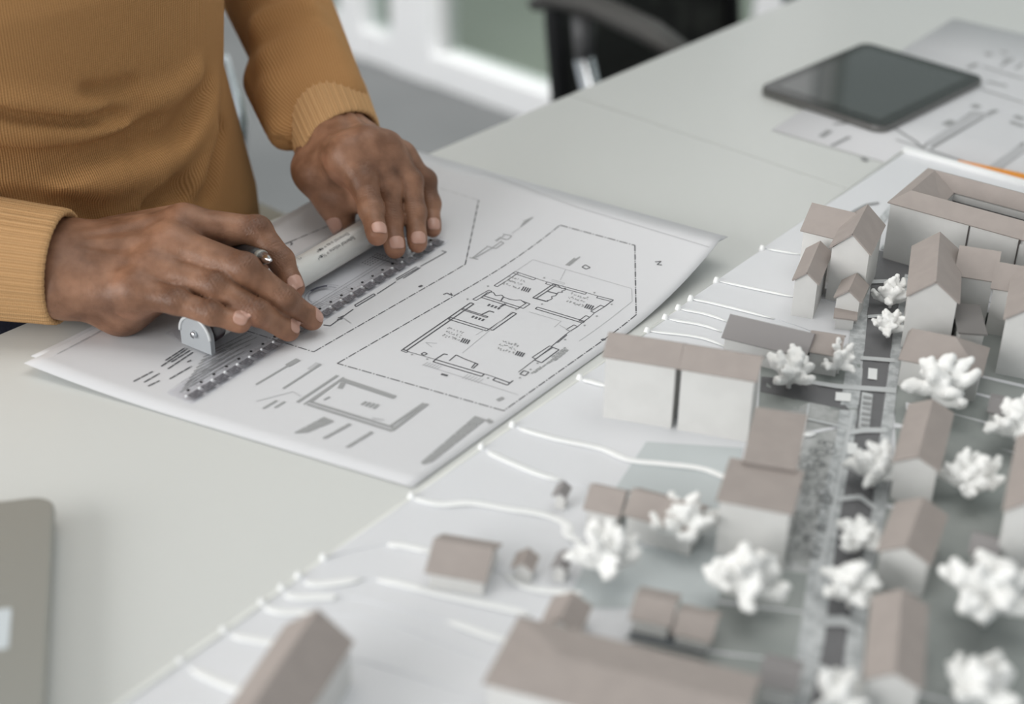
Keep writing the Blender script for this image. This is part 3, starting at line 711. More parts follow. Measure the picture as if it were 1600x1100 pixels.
for L in ([(885,775),(945,730)], [(905,770),(1000,700)], [(985,710),(1115,612)], [(1000,705),(1125,618)], [(1020,668),(1110,602)], [(1040,690),(1120,625)], [(1060,650),(1095,625)]): ig.line(K8(L), 0.0012, (0.004, 0.0008))
for x, y in ((600,200),(465,285),(970,145),(1300,243),(1413,320),(1315,397),(1235,458),(1107,552),(925,707),(100,650),(200,680),(810,803),(600,805),(880,748),(785,353),(955,318)):
    ig.line(K8([(x-6, y-3), (x+6, y+3)]), 0.0008); ig.line(K8([(x-4, y+4), (x+5, y-4)]), 0.0008)
ik.line(K8([(145,205),(168,195)]), 0.0022); ik.line(K8([(1345,555),(1370,548)]), 0.0022); ik.line(K8([(292,778),(335,790)]), 0.0020)
ik.line(K8([(305,255),(330,245),(365,262),(355,245)]), 0.0009); ig.line(K8([(665,950),(700,932)]), 0.0020)
for x in range(6): il.line(K8([(205+x*18, 700+x*5), (170+x*18, 722+x*5)]), 0.0005); il.line(K8([(470+x*20, 780+x*6), (430+x*20, 808+x*6)]), 0.0005)
# elevation above, right of the first plot
for L in ([(595,880),(745,765)], [(610,882),(790,780)], [(570,872),(655,890)], [(735,762),(790,780),(825,785),(900,735)], [(900,735),(870,722)], [(830,712),(905,660)], [(815,705),(845,712)], [(850,680),(915,700),(940,700),(975,668)], [(890,648),(970,665)], [(850,690),(825,715)], [(790,780),(880,715)]): ig.line(KC(L), 0.0009)
for q in range(3): ig.line(KC([(1058+q*14, 580-q*4-q*22), (1150+q*14, 508-q*10)]), 0.0013)
il.line(KC([(975,640),(1055,590)]), 0.0006)
il.line([(660,238),(905,325),(1108,385)], 0.0006)
# first plan, along the ruler
for L in ([(1055,465),(1155,405)], [(1047,457),(1147,398)], [(1055,465),(1047,457)], [(1155,405),(1147,398)], [(1380,262),(1265,328)], [(1370,257),(1262,320)], [(1525,180),(1390,255)], [(1525,180),(1500,174)], [(920,565),(885,560)], [(920,565),(932,556)], [(960,525),(990,512),(980,530),(955,532)], [(932,556),(1040,478)], [(1165,398),(1262,335)], [(1300,318),(1390,262)]): ik.line(K4(L), 0.0009)
il.line(K4([(985,520),(1030,552)]), 0.0007)
for L in ([(700,240),(810,183),(815,193),(705,250)], [(835,165),(915,124),(918,130),(838,172)], [(705,232),(1055,45)]): ik.line(K4(L), 0.0009)
ik.line(K4([(650,152),(910,45)]), 0.0010, DASH); ik.line(K4([(682,140),(710,128),(722,136),(715,146)]), 0.0012)
ik.line(K4([(1140,205),(1280,248)]), 0.0009); il.line(K4([(1180,195),(1300,235)]), 0.0007)
# bottom section drawing
for L, wd, I in [([(510,188),(258,356)], .0022, ig), ([(548,200),(298,370)], .0014, ig), ([(345,352),(520,222)], .0016, ig), ([(330,350),(870,518)], .0020, ig), ([(320,368),(850,535)], .0020, ig), ([(530,212),(870,326)], .0042, ig), ([(545,232),(525,270)], .0035, ig),
                 ([(850,532),(1070,366)], .0026, ig), ([(830,512),(1050,362)], .0022, ig), ([(425,342),(460,322)], .0016, ig), ([(725,455),(800,468)], .0014, il), ([(0,245),(265,88)], .0016, ig), ([(195,128),(265,88)], .0045, ig),
                 ([(170,270),(405,118)], .0018, ig), ([(330,150),(385,110)], .0030, il), ([(45,395),(130,345)], .0018, ig), ([(118,390),(180,352)], .0018, ig), ([(1508,345),(1545,328)], .0030, ig),
                 ([(1445,480),(1472,468)], .0050, ig)]: I.line(KB(L), wd)
for q in range(4): ig.line(KB([(660+q*25, 372+q*8), (690+q*25, 352+q*6)]), 0.0020)
for L, n, sp in (([(245,548),(430,450)], 7, 5), ([(420,582),(585,490)], 2, 5), ([(565,638),(722,540)], 2, 5)):
    for q in range(n): ig.line(KB([(L[0][0]+q*sp*1.6+q*4, L[0][1]-q*1.0), (L[1][0]+q*sp*1.8, L[1][1]+q*4)]), 0.0016, (0.009, 0.0006))
for q in range(9): ig.line(KB([(1035+q*7, 735-q*2+(q % 3)*6), (1375+q*7, 443+q*2.5)]), 0.0015, (0.012, 0.0007))
il.line(KB([(0,350),(230,290),(280,320)]), 0.0006)
# lettering rows at the left
for L in ([(795,520),(910,460)], [(858,525),(950,472)], [(882,548),(950,515)], [(1010,505),(1140,430)], [(985,395),(1100,320)], [(960,430),(1115,325)], [(1000,445),(1150,345)], [(1020,405),(1130,335)], [(1245,345),(1300,318)], [(1115,405),(1138,393)]): ik.line(KS(L), 0.0012, (0.006, 0.0006))
for q in range(12): ig.line(KS([(1070+q*14, 585-q*21), (1430+q*11-(q % 3)*40, 375-q*13)]), 0.0010, (0.008, 0.0007))
il.line(KS([(340,355),(690,168)]), 0.0007, (0.01, 0.001))
ik.obj('printed_lines', m_ink, dr); ig.obj('printed_grey_lines', m_inkg, dr); il.obj('printed_faint_lines', m_inkl, dr)
rebase(dr, (SB[0], SB[1], TZ))
# sheet below, slightly offset
def hb_(p): return max(0.0, paper_h_main(p)-0.0004)
EA = (SB-SA)/np.linalg.norm(SB-SA); E1 = (SC-SD)/np.linalg.norm(SC-SD); E2 = (SD-SA)/np.linalg.norm(SD-SA)
s2A = P(22, 548, TZ); s2A[2] = 0
tag(sheet('paper_sheet', SA-EA*0.006+E2*0.012, SB-EA*0.02+E2*0.012, SC+E2*0.007+E1*0.001, SD+E2*0.010-E1*0.002, hb_, TZ+0.0006), 'plain white sheet showing as a thin rim beneath the drawing sheet', 'paper')
q0 = P(150, 487, 0.7412); q0[2] = 0
tag(sheet('tracing_sheet', SA-EA*0.002+E2*0.017, SA+EA*0.10+E2*0.019, SA+EA*0.10+E2*0.15, SA-EA*0.002+E2*0.15, lambda p: 0, TZ+0.00015, 10, 10, m=mat('tracing_paper', (0.72, 0.725, 0.74), 0.5)), 'pale sheet corner sticking out at the far left below the drawings', 'paper')
# sheets under the tablet
f1 = P(1490, 30); f2 = P(1600, 62); u_ = np.array([FD[0], FD[1], 0]); v_ = np.array([ED[0], ED[1], 0]); v_ = v_-u_*(u_@v_); v_ /= np.linalg.norm(v_); 
fs = empty('far_drawing_sheet', 'white sheet with a printed plan half under the tablet', 'drawing')
f1[2] = 0; nl = float((P(1310, 234)-P(1490, 30))@v_)
sheet('paper', f1, f1+u_*0.40, f1+u_*0.40+v_*nl, f1+v_*nl, lambda p: 0, TZ+0.0006, 4, 4, parent=fs)
class Ink2(Ink):
    def zf(s, p): return TZ+0.00085
k6 = lambda L: [(1400+x/3.93, 20+y/3.93) for x, y in L]
PF = lambda x, y: P(x, y, TZ+0.00085)
i2 = Ink2(PF); i3 = Ink2(PF)
for L, wd in (([(0,780),(570,965)], .0022), ([(200,840),(560,960)], .0018), ([(160,830),(470,610)], .003), ([(215,835),(540,640)], .003), ([(300,690),(350,665)], .008), ([(470,610),(580,635)], .004), ([(470,580),(510,570)], .008),
              ([(590,955),(786,800)], .004), ([(620,970),(786,850)], .003), ([(700,670),(786,700)], .006), ([(740,650),(770,640)], .010), ([(520,470),(786,555)], .0025), ([(560,425),(680,450)], .004), ([(440,340),(500,315)], .006), ([(530,330),(786,410)], .003),
              ([(545,255),(590,255)], .008), ([(640,330),(720,280)], .003), ([(660,290),(710,295)], .008), ([(640,240),(690,250)], .004), ([(570,620),(620,600)], .006), ([(735,345),(786,310)], .003)): i2.line(k6(L), wd)
for L, wd in (([(200,810),(500,620)], .009), ([(600,955),(786,825)], .010), ([(200,860),(560,975)], .003)): i3.line(k6(L), wd)
kt = lambda L: [(1150+x/3.549, y/3.549) for x, y in L]
for L, wd in (([(470,760),(520,725)], .006), ([(530,810),(630,760)], .004), ([(700,885),(725,882)], .008), ([(540,690),(610,685)], .004), ([(860,700),(1000,790),(1040,830)], .003)): i2.line(kt(L), wd)
i3.obj('printed_hatching', m_inkl, fs); i2.obj('printed_lines', m_inkg, fs)
rebase(fs, (f1[0], f1[1], TZ))


# ------------------------------------------------------------------ rolling ruler
RZ = TOP+0.0003
R0 = P(300, 632, RZ); R1 = P(703, 378, RZ); RE = R1-R0; RL = np.linalg.norm(RE); RE /= RL; RN = np.array([-RE[1], RE[0], 0])
def rp_(s, d, z=0): return R0+RE*s+RN*d+np.array([0, 0, z])
m_clear = clear_mat('clear_acrylic', (0.98, 0.98, 0.99), 0.3, 0.08, 0.03)
m_housing = clear_mat('clear_housing', (0.975, 0.98, 0.985), 0.1, 0.16, 0.02)
rl = empty('rolling_ruler', 'clear plastic rolling ruler with white roller and dark cell scale', 'ruler')
pl = MB(); pl.prism([rp_(0, 0)[:2], rp_(RL, 0)[:2], rp_(RL+0.002, 0.030)[:2], rp_(RL, 0.078)[:2], rp_(0.054, 0.078)[:2], rp_(0.050, 0.034)[:2], rp_(0.034, 0.0255)[:2], rp_(0.0, 0.0225)[:2]], RZ, RZ+0.0018)
bevel(pl.obj('scale_plate', m_clear, rl), 0.0004)
m_cell = mat('scale_cell', (0.10, 0.10, 0.115), 0.35, noise=(900, (0.22, 0.22, 0.24), 0.45, 0.55))
NC = 23; CW = (RL-0.006)/NC
cv = MB(); cv.prism([(0, 0), (CW*0.76, 0), (CW*0.76, 0.0068), (0, 0.0068)], 0, 0.0002); co = cv.obj('scale_cell', m_cell); cme = co.data; bpy.data.objects.remove(co)
tb = MB(); tb.tube([(0, 0, 0), (0, 0, 0.0004)], 0.0011, 10); tb_o = tb.obj('compass_hole', m_black); tme = tb_o.data; bpy.data.objects.remove(tb_o)
dm = MB(); dm.tube([(0, 0, 0), (0, 0, .0007), (0, 0, .0011)], [0.0011, .0010, .0005], 8); dm_o = dm.obj('bead', mat('tab_glint_pale', (0.80, 0.81, 0.83), 0.15), None, True); dme = dm_o.data; bpy.data.objects.remove(dm_o)  # pale beads for the clear tabs, their small highlights put into the colour
ang = math.atan2(RE[1], RE[0])
for k in range(NC):
    p = rp_(0.004+k*CW, 0.0012, 0.0019)
    for nm, me, q in (('scale_cell', cme, p), ('compass_hole', tme, rp_(0.004+(k+.4)*CW, 0.0118, 0.0019)), ('scale_tab_glint', dme, rp_(0.004+(k-0.1)*CW, 0.0075, 0.0019))):
        o = bpy.data.objects.new(nm, me); COL.objects.link(o); o.parent = rl; o.location = tuple(q); o.rotation_euler = (0, 0, ang)
mk = MB()
def rline(mbx, s0, d0, s1, d1, wd, z=0.0020):
    a = rp_(s0, d0, z); b = rp_(s1, d1, z); d = (b-a)/(np.linalg.norm(b-a)+1e-9); n = np.array([-d[1], d[0], 0])*wd/2
    mbx.add([a-n, b-n, b+n, a+n], [(0, 1, 2, 3)])
rq = random.Random(4)
for k in range(int(RL/0.00127)-4):                       # fine ticks above the cells
    s = 0.004+k*0.00127; rline(mk, s, 0.0100, s, 0.0112 if k % 5 else 0.0130, 0.00022)
for q in range(7):                                       # long grid rules on the left tongue and the middle
    d = 0.0140+q*0.0014; rline(mk, 0.012+.004*(q%3), d, 0.150, d, 0.00022)
for q in range(6): rline(mk, 0.064, 0.0240+q*0.0016, 0.120, 0.0240+q*0.0016, 0.00018)
rline(mk, 0.12, 0.0175, RL-.005, 0.0175, 0.0003); rline(mk, 0.12, 0.0205, RL-.005, 0.0205, 0.0003)
for q in range(26): s = 0.125+q*0.0022; rline(mk, s, 0.0125, s, 0.0168, 0.00022)
for q in range(4):
    for r_ in range(7): s = 0.215+r_*0.003; rline(mk, s, 0.024+q*0.0025, s+0.0018, 0.024+q*0.0025, 0.0008)
for q in range(3):
    for r_ in range(4): s = 0.245+r_*0.004; rline(mk, s, 0.026+q*0.003, s+0.0012, 0.026+q*0.003, 0.0005)
mk.obj('scale_marks', mat('scale_ink', (0.05, 0.05, 0.06), 0.5), rl, kind='stuff')
# protractor arc and its hub
pc = MB(); c = rp_(0.160, 0.0215, 0.0021); n = 20
for a0, a1, r0_, r1_ in ((5, 175, .0165, .0168), (5, 175, .0138, .0141), (40, 95, .0142, .0164)):
    V = []; F = []
    for i in range(n+1):
        a = math.radians(a0+(a1-a0)*i/n); dv = RE*math.cos(a)+RN*math.sin(a)*0.82; V += [c+dv*r0_, c+dv*r1_]
    for i in range(n): F.append((2*i, 2*i+1, 2*i+3, 2*i+2))
    pc.add(V, F)
for i in range(34):
    a = math.radians(5+5*i); dv = RE*math.cos(a)+RN*math.sin(a)*0.82; t = np.cross(dv, Zv)*0.00012; pc.add([c+dv*.0125-t, c+dv*.0138-t, c+dv*.0138+t, c+dv*.0125+t], [(0, 1, 2, 3)])
rlp = pc.obj('protractor_scale', mat('protractor_ink', (0.06, 0.06, 0.09), 0.4), rl)
# roller: axis, white tube, black rings, housing
RR = 0.0115; AXD = 0.0445; AZ = 0.0018+RR+0.0006
def rax(s, z=AZ): return rp_(s, AXD, z)
tube = MB(); tube.tube([rax(0.070), rax(0.0715), rax(0.2465), rax(0.248)], [RR-.0015, RR-.0003, RR-.0003, RR-.0015], 32); tube.obj('white_roller', mat('roller_white', (0.78, 0.765, 0.72), 0.4), rl, True)
for s0, s1 in ((0.060, 0.0695), (0.2485, 0.262)):
    t = MB(); t.tube([rax(s0), rax(s0+.001), rax(s1-.001), rax(s1)], [RR-.001, RR, RR, RR-.001], 28); t.obj('rubber_ring', mat('rubber', (0.045, 0.03, 0.035), 0.45), rl, True)
ax_ = MB(); ax_.tube([rax(0.0535), rax(0.2655)], 0.0016, 12); ax_.obj('axle', m_chrome, rl, True)
hs = MB(); HR = 0.0140; ns = 22; V = []; F = []
for s in (0.0565, 0.2635):
    for rr_ in (HR, HR-.001):
        for i in range(ns+1):
            a = math.pi*i/ns; V.append(rp_(s, AXD+rr_*math.cos(a), AZ-.001+rr_*math.sin(a)))
m1 = ns+1
for i in range(ns):
    F += [(i, i+1, 2*m1+i+1, 2*m1+i), (m1+i, 3*m1+i, 3*m1+i+1, m1+i+1), (i, m1+i, m1+i+1, i+1), (2*m1+i, 2*m1+i+1, 3*m1+i+1, 3*m1+i)]
hs.add(V, F); hs.obj('clear_housing', m_housing, rl, True)
m_cap = mat('cap_grey', (0.40, 0.42, 0.44), 0.3)
for s, sg in ((0.0525, -1), (0.2670, 1)):
    cp = MB(); V = []; n = 22
    prof = [(AXD+HR*math.cos(math.pi*i/n), AZ-.001+HR*math.sin(math.pi*i/n)) for i in range(n+1)]+[(AXD-HR, 0.0018), (AXD+HR, 0.0018)]
    m_ = len(prof); V = [rp_(s-.002, d, z) for d, z in prof]+[rp_(s+.002, d, z) for d, z in prof]
    cp.add(V, [tuple(range(m_)), tuple(range(2*m_-1, m_-1, -1))]+[(i, m_+i, m_+(i+1) % m_, (i+1) % m_) for i in range(m_)]); capo = cp.obj('end_cap', m_cap, rl)
    rim = MB(); rim.tube([rp_(s+sg*.002, d, z) for d, z in prof[:n+1]], 0.0012, 8); rim.obj('cap_rim', mat('cap_rim_clear', (0.68, 0.70, 0.71), 0.15), capo, True)
    sc = MB(); sc.tube([rax(s+sg*.002), rax(s+sg*.0045)], [.0028, .0022], 12); sc.obj('cap_screw', m_chrome, capo, True)
# lettering on the roller, wrapped round the tube
def roller_text(body, s_start, phi, size):
    cu = bpy.data.curves.new('t', 'FONT'); cu.body = body; cu.size = size; cu.fill_mode = 'FRONT'; ob = bpy.data.objects.new('t', cu); COL.objects.link(ob)
    dg = bpy.context.evaluated_depsgraph_get(); me = bpy.data.meshes.new_from_object(ob.evaluated_get(dg)); bpy.data.objects.remove(ob)
    V = []
    for v in me.vertices:
        x, y = v.co.x, v.co.y; a = phi-y/RR          # upside down for the viewer: text runs towards -s
        p = rax(s_start-x); rad = RR+.0002; V.append(p+RN*(-math.cos(a)*rad)+np.array([0, 0, math.sin(a)*rad]))
    F = [tuple(p.vertices) for p in me.polygons]; F = [f[::-1] for f in F]
    o = mesh('roller_lettering', V, F, mat('roller_ink', (0.06, 0.06, 0.06), 0.5), rl); return o
A0 = math.radians
_t = [("Elemental area = 4\u03c0r\u00b2", 0.213, A0(82), 0.0042), ("Spherical volume = \u2153\u03c0r\u00b3", 0.214, A0(56), 0.0042), ("\u221a3\n\u22121\n\u22122", 0.162, A0(92), 0.0030), ("0.5\n1.7", 0.152, A0(66), 0.0030)]
for a in _t: roller_text(a[0], a[1], a[2]-math.pi*0, a[3])
rebase(rl, tuple(R0))

# ------------------------------------------------------------------ tablet, laptop, orange folder
def slab(name, poly, z0, z1, m, parent=None, bv=0.001, seg_=3):
    mb = MB(); mb.prism(poly, z0, z1); o = mb.obj(name, m, parent); bevel(o, bv, seg_); return o
tb_ = empty('tablet', 'black tablet computer with silver edge lying on sheets at the far right', 'tablet')
ta, tt, tr, tbm = P(1188,132,.748), P(1357,64,.748), P(1536,122,.748), P(1375,204,.748)
tc_ = (ta+tt+tr+tbm)/4; tx = (tt-ta)+(tr-tbm); hx = np.linalg.norm(tx)/4; tx /= np.linalg.norm(tx); ty = (tt+tr-ta-tbm); ty = ty-tx*(ty@tx); ty2 = (tr+tbm-tt-ta); ty2 = ty2-tx*(ty2@tx); hy = np.linalg.norm(ty2)/4; ty = ty2/np.linalg.norm(ty2)
slab('back_shell', rounded(tc_, tx, ty, hx, hy, 0.012), TZ+0.0009, TZ+0.0075, mat('tablet_shell', (0.17, 0.17, 0.165), 0.35, metal=0.5), tb_, 0.0015)
slab('screen_bezel', rounded(tc_, tx, ty, hx-.001, hy-.001, 0.011), TZ+0.0070, TZ+0.0082, mat('bezel_black', (0.012, 0.014, 0.011), 0.12), tb_, 0.0004)
slab('screen', rounded(tc_, tx, ty, hx-.015, hy-.013, 0.001, 1), TZ+0.0080, TZ+0.0084, mat('screen_dark', (0.04, 0.045, 0.042), 0.05, spec=1.0), tb_, 0.0001)
rebase(tb_, (tc_[0], tc_[1], TZ+.0009))
lp = empty('laptop', 'closed silver laptop corner at the bottom left of the desk', 'laptop')
la = P(86, 772, .756); lb = P(70, 1100, .756); ly = (lb-la)/np.linalg.norm(lb-la); lx = np.array([ly[1], -ly[0], 0]); 
if lx[0] > 0: lx = -lx
lc = la+ly*0.105+lx*0.155
slab('base', rounded(lc, lx, ly, 0.154, 0.104, 0.012), TZ+0.002, TZ+0.009, mat('laptop_base', (0.30, 0.30, 0.29), 0.35, metal=.8), lp, 0.0018)
slab('lid', rounded(lc, lx, ly, 0.155, 0.105, 0.013), TZ+0.0098, TZ+0.0160, m_silver, lp, 0.0016)
for sx in (-1, 1):
    for sy in (-1, 1):
        f_ = MB(); q = lc+lx*sx*.13+ly*sy*.09; f_.tube([(q[0], q[1], TZ+.0001), (q[0], q[1], TZ+.003)], 0.006, 12); f_.obj('rubber_foot', m_black, lp)
hg = MB(); hg.box(lc+ly*.102+np.array([0, 0, TZ+.0095-lc[2]]), lx, ly, Zv, .12, .003, .0035); hg.obj('hinge', m_black, lp)
st0 = P(-22, 985, .7565); slab('sticker', rounded(st0, lx, ly, .012, .016, .002), TZ+.0160, TZ+.0163, mat('sticker_pale', (0.60, 0.65, 0.68), 0.4), lp, 0.0001)
rebase(lp, (lc[0], lc[1], TZ))
of = empty('orange_folder', 'orange folder behind the far right rim of the site model', 'folder')
o0 = P(1492, 258, .75); o1 = P(1600, 276, .75); pts = [P(1490,262,.752), P(1530,266,.752), P(1570,272,.752), P(1610,278,.752), P(1700,300,.752)]
bk = [p+np.array([-ED[0], -ED[1], 0])*(0.0015+0.003*i) for i, p in enumerate(pts)]; fr_ = [p+np.array([ED[0], ED[1], 0])*0.0 for p in pts]
fpoly = [tuple(C3(-0.005, (np.array(inside_base(p))[1]))) for p in pts]
bpoly = [tuple(C3(-0.0075-0.003*i, (np.array(inside_base(p))[1]))) for i, p in enumerate(pts)]
mb = MB(); mb.prism(fpoly+bpoly[::-1], TZ+.001, TZ+.0165); mb.obj('cover', mat('orange_card', (0.78, 0.27, 0.015), 0.5), of)
mb = MB(); mb.prism([(p[0]-ED[0]*.0012, p[1]-ED[1]*.0012) for p in map(np.array, fpoly)]+[(p[0]+ED[0]*.001, p[1]+ED[1]*.001) for p in map(np.array, bpoly[::-1])], TZ+.003, TZ+.0168); mb.obj('paper_block', mat('orange_card_top', (0.80, 0.30, 0.02), 0.5), of)
rebase(of, (pts[0][0], pts[0][1], TZ))

# ------------------------------------------------------------------ mesh back chair by the window
ch = empty('office_chair', 'black mesh back office chair with silver armrest post by the window', 'chair')
L0 = PY(866, 60, 1.95); L0[2] = 0; BX = DD.copy(); BN = DN.copy()      # BN faces the desk
BW2 = 0.40
m_arm = mat('armrest_grey', (0.085, 0.082, 0.078), 0.5); m_mesh = mat('mesh_black', (0.012, 0.013, 0.012), 0.75, noise=(14, (0.035, 0.037, 0.033), 0.5, 0.62))
def cp_(s, d, z): p = L0+BX*s+BN*d; return np.array([p[0], p[1], z])
for s, nm in ((0, 'back_frame'), (BW2, 'back_frame')):
    t = MB(); t.tube([cp_(s, .03, .40), cp_(s, .0, .62), cp_(s, -.01, .80), cp_(s, -.05, 1.02)], 0.014, 10); t.obj(nm, m_black, ch, True)
t = MB(); t.tube([cp_(0, -.05, 1.02), cp_(BW2/2, -.06, 1.04), cp_(BW2, -.05, 1.02)], 0.014, 10); t.obj('back_frame', m_black, ch, True)
t = MB(); V = []; F = []; nu, nv = 10, 12
zz = [(.40, .03), (.62, 0), (.80, -.01), (1.02, -.05)]
for i in range(nu+1):
    for j in range(nv+1):
        z = .40+.62*j/nv; d = np.interp(z, [a for a, b in zz], [b for a, b in zz]); s = BW2*i/nu; bow = -.03*math.sin(math.pi*i/nu); V.append(cp_(s, d+bow, z))
for i in range(nu):
    for j in range(nv): k = i*(nv+1)+j; F.append((k, k+nv+1, k+nv+2, k+1))
mo = mesh('back_mesh', V, F, m_mesh, ch, True); so = mo.modifiers.new('s', 'SOLIDIFY'); so.thickness = 0.006
t = MB(); t.prism(rounded(cp_(BW2/2, .27, 0), BX, BN, .24, .23, .07), .43, .49); bevel(t.obj('seat', mat('seat_black', (0.02, 0.02, 0.02), 0.8), ch), 0.02, 4)
for s in (-0.035, BW2+.035):
    a = cp_(s, .02, .655); pts_ = [cp_(s, d, z) for d, z in ((-.0, .652), (.03, .668), (.10, .672), (.18, .66), (.26, .635))]
    t = MB(); t.tube(pts_, [.018, .026, .030, .030, .022], 12, True, 0.5); t.obj('armrest_pad', m_arm, ch, True)
    t = MB(); t.tube([cp_(s, .075, .655), cp_(s, .08, .60)], [.016, .013], 10); t.obj('armrest_bracket', mat('bracket_grey', (0.15, 0.15, 0.155), 0.4), ch, True)
    t = MB(); t.tube([cp_(s, .08, .60), cp_(s, .13, .45), cp_(s+(.05 if s < 0 else -.05), .17, .42)], .0135, 12); t.obj('armrest_post', m_chrome, ch, True)
def star(root, c, m=m_black):
    t = MB(); t.tube([(c[0], c[1], .08), (c[0], c[1], .43)], .025, 14); t.obj('gas_column', m_chrome, root, True)
    for k in range(5):
        a = 2*math.pi*k/5+.3; e = np.array([c[0]+.28*math.cos(a), c[1]+.28*math.sin(a), .065]); t = MB(); t.tube([(c[0], c[1], .10), e], [.024, .015], 10); t.obj('base_leg', m, root, True)
        pr = np.array([-math.sin(a), math.cos(a), 0]); t = MB(); t.tube([np.array([e[0], e[1], .028])-pr*.014, np.array([e[0], e[1], .028])+pr*.014], .028, 14); t.obj('caster', m_black, root, True)
star(ch, cp_(BW2/2, .27, 0)); rebase(ch, tuple(cp_(BW2/2, .27, 0)))

# ------------------------------------------------------------------ person
TS = DD.copy(); TC = np.array([-0.36, 1.12, 0.0])-TS*0.026; TF = DN.copy()     # TS towards the person's left side, TF forward onto the desk
def tp(s, f, z): p = TC+TS*s+TF*f; return np.array([p[0], p[1], z])
person = empty('person', 'seated person in a brown knit sweater leaning both hands on the ruler', 'person')
# the chair under the person
pcH = empty('office_chair', 'grey office chair with chrome arm post under the seated person', 'chair')
t = MB(); t.prism(rounded(tp(0, -.03, 0), TS, TF, .24, .24, .07), .37, .425); bevel(t.obj('seat', mat('seat_beige', (0.42, 0.40, 0.36), 0.8), pcH), 0.02, 4)
t = MB(); t.prism(rounded(tp(0, -.29, 0), TS, TF, .20, .022, .02), .44, .95); bevel(t.obj('backrest', mat('seat_grey', (0.16, 0.16, 0.16), 0.8), pcH), 0.012, 3)
for sg in (-1, 1):
    t = MB(); t.tube([tp(sg*.27, -.10, .40), tp(sg*.275, -.10, .50), tp(sg*.275, -.10, .60)], .016, 14); t.obj('arm_post', m_chrome, pcH, True)
    t = MB(); t.tube([tp(sg*.22, -.10, .39), tp(sg*.28, -.10, .395)], .014, 12); t.obj('arm_bracket', m_black, pcH, True)
    t = MB(); t.prism(rounded(tp(sg*.275, -.10, 0), TS, TF, .03, .075, .028), .60, .62); bevel(t.obj('armrest_pad', mat('pad_beige', (0.36, 0.33, 0.27), 0.7), pcH), .006)
t = MB(); t.tube([tp(.285, -.13, .61), tp(.312, -.15, .69), tp(.310, -.165, .735), tp(.25, -.22, .75), tp(.17, -.285, .74)], [.012, .017, .024, .013, .012], 14); t.obj('arm_support', m_chrome, pcH, True)
star(pcH, tp(0, -.03, 0)); rebase(pcH, tuple(tp(0, -.03, 0)))

mm = 0.001
FR = {   # right hand (nearer): joints tip->MCP as (px,py,z), radii (mm)
 'pinky': ([(374,504,.7705),(330,490,.777),(276,471,.782),(212,455,.783)], [6.8,7.8,9.0,12.0]),
 'ring': ([(450,516,.7535),(404,490,.7725),(338,449,.787),(240,418,.793)], [7.3,8.8,10.2,13.0]),
 'middle': ([(486,498,.7535),(446,470,.7735),(382,422,.795),(268,383,.803)], [7.8,9.4,11.3,14.0]),
 'index': ([(459,448,.7755),(440,408,.788),(402,362,.803),(288,352,.808)], [7.3,9.0,10.8,13.5]),
}
WR = P(88, 416, .787)
FL_ = {
 'index': ([(589,366,.7745),(580,328,.784),(568,286,.797),(542,240,.814)], [7.8,9.6,11.6,13.0]),
 'middle': ([(617,386,.7545),(611,345,.768),(606,294,.789),(574,228,.818)], [7.9,9.3,11.0,13.0]),
 'ring': ([(652,378,.7545),(648,334,.769),(640,286,.788),(602,236,.812)], [7.4,8.8,10.4,12.5]),
 'pinky': ([(676,356,.7520),(673,320,.764),(664,284,.779),(625,250,.797)], [6.6,7.6,9.0,11.5]),
}
WL = P(517, 192, .806)
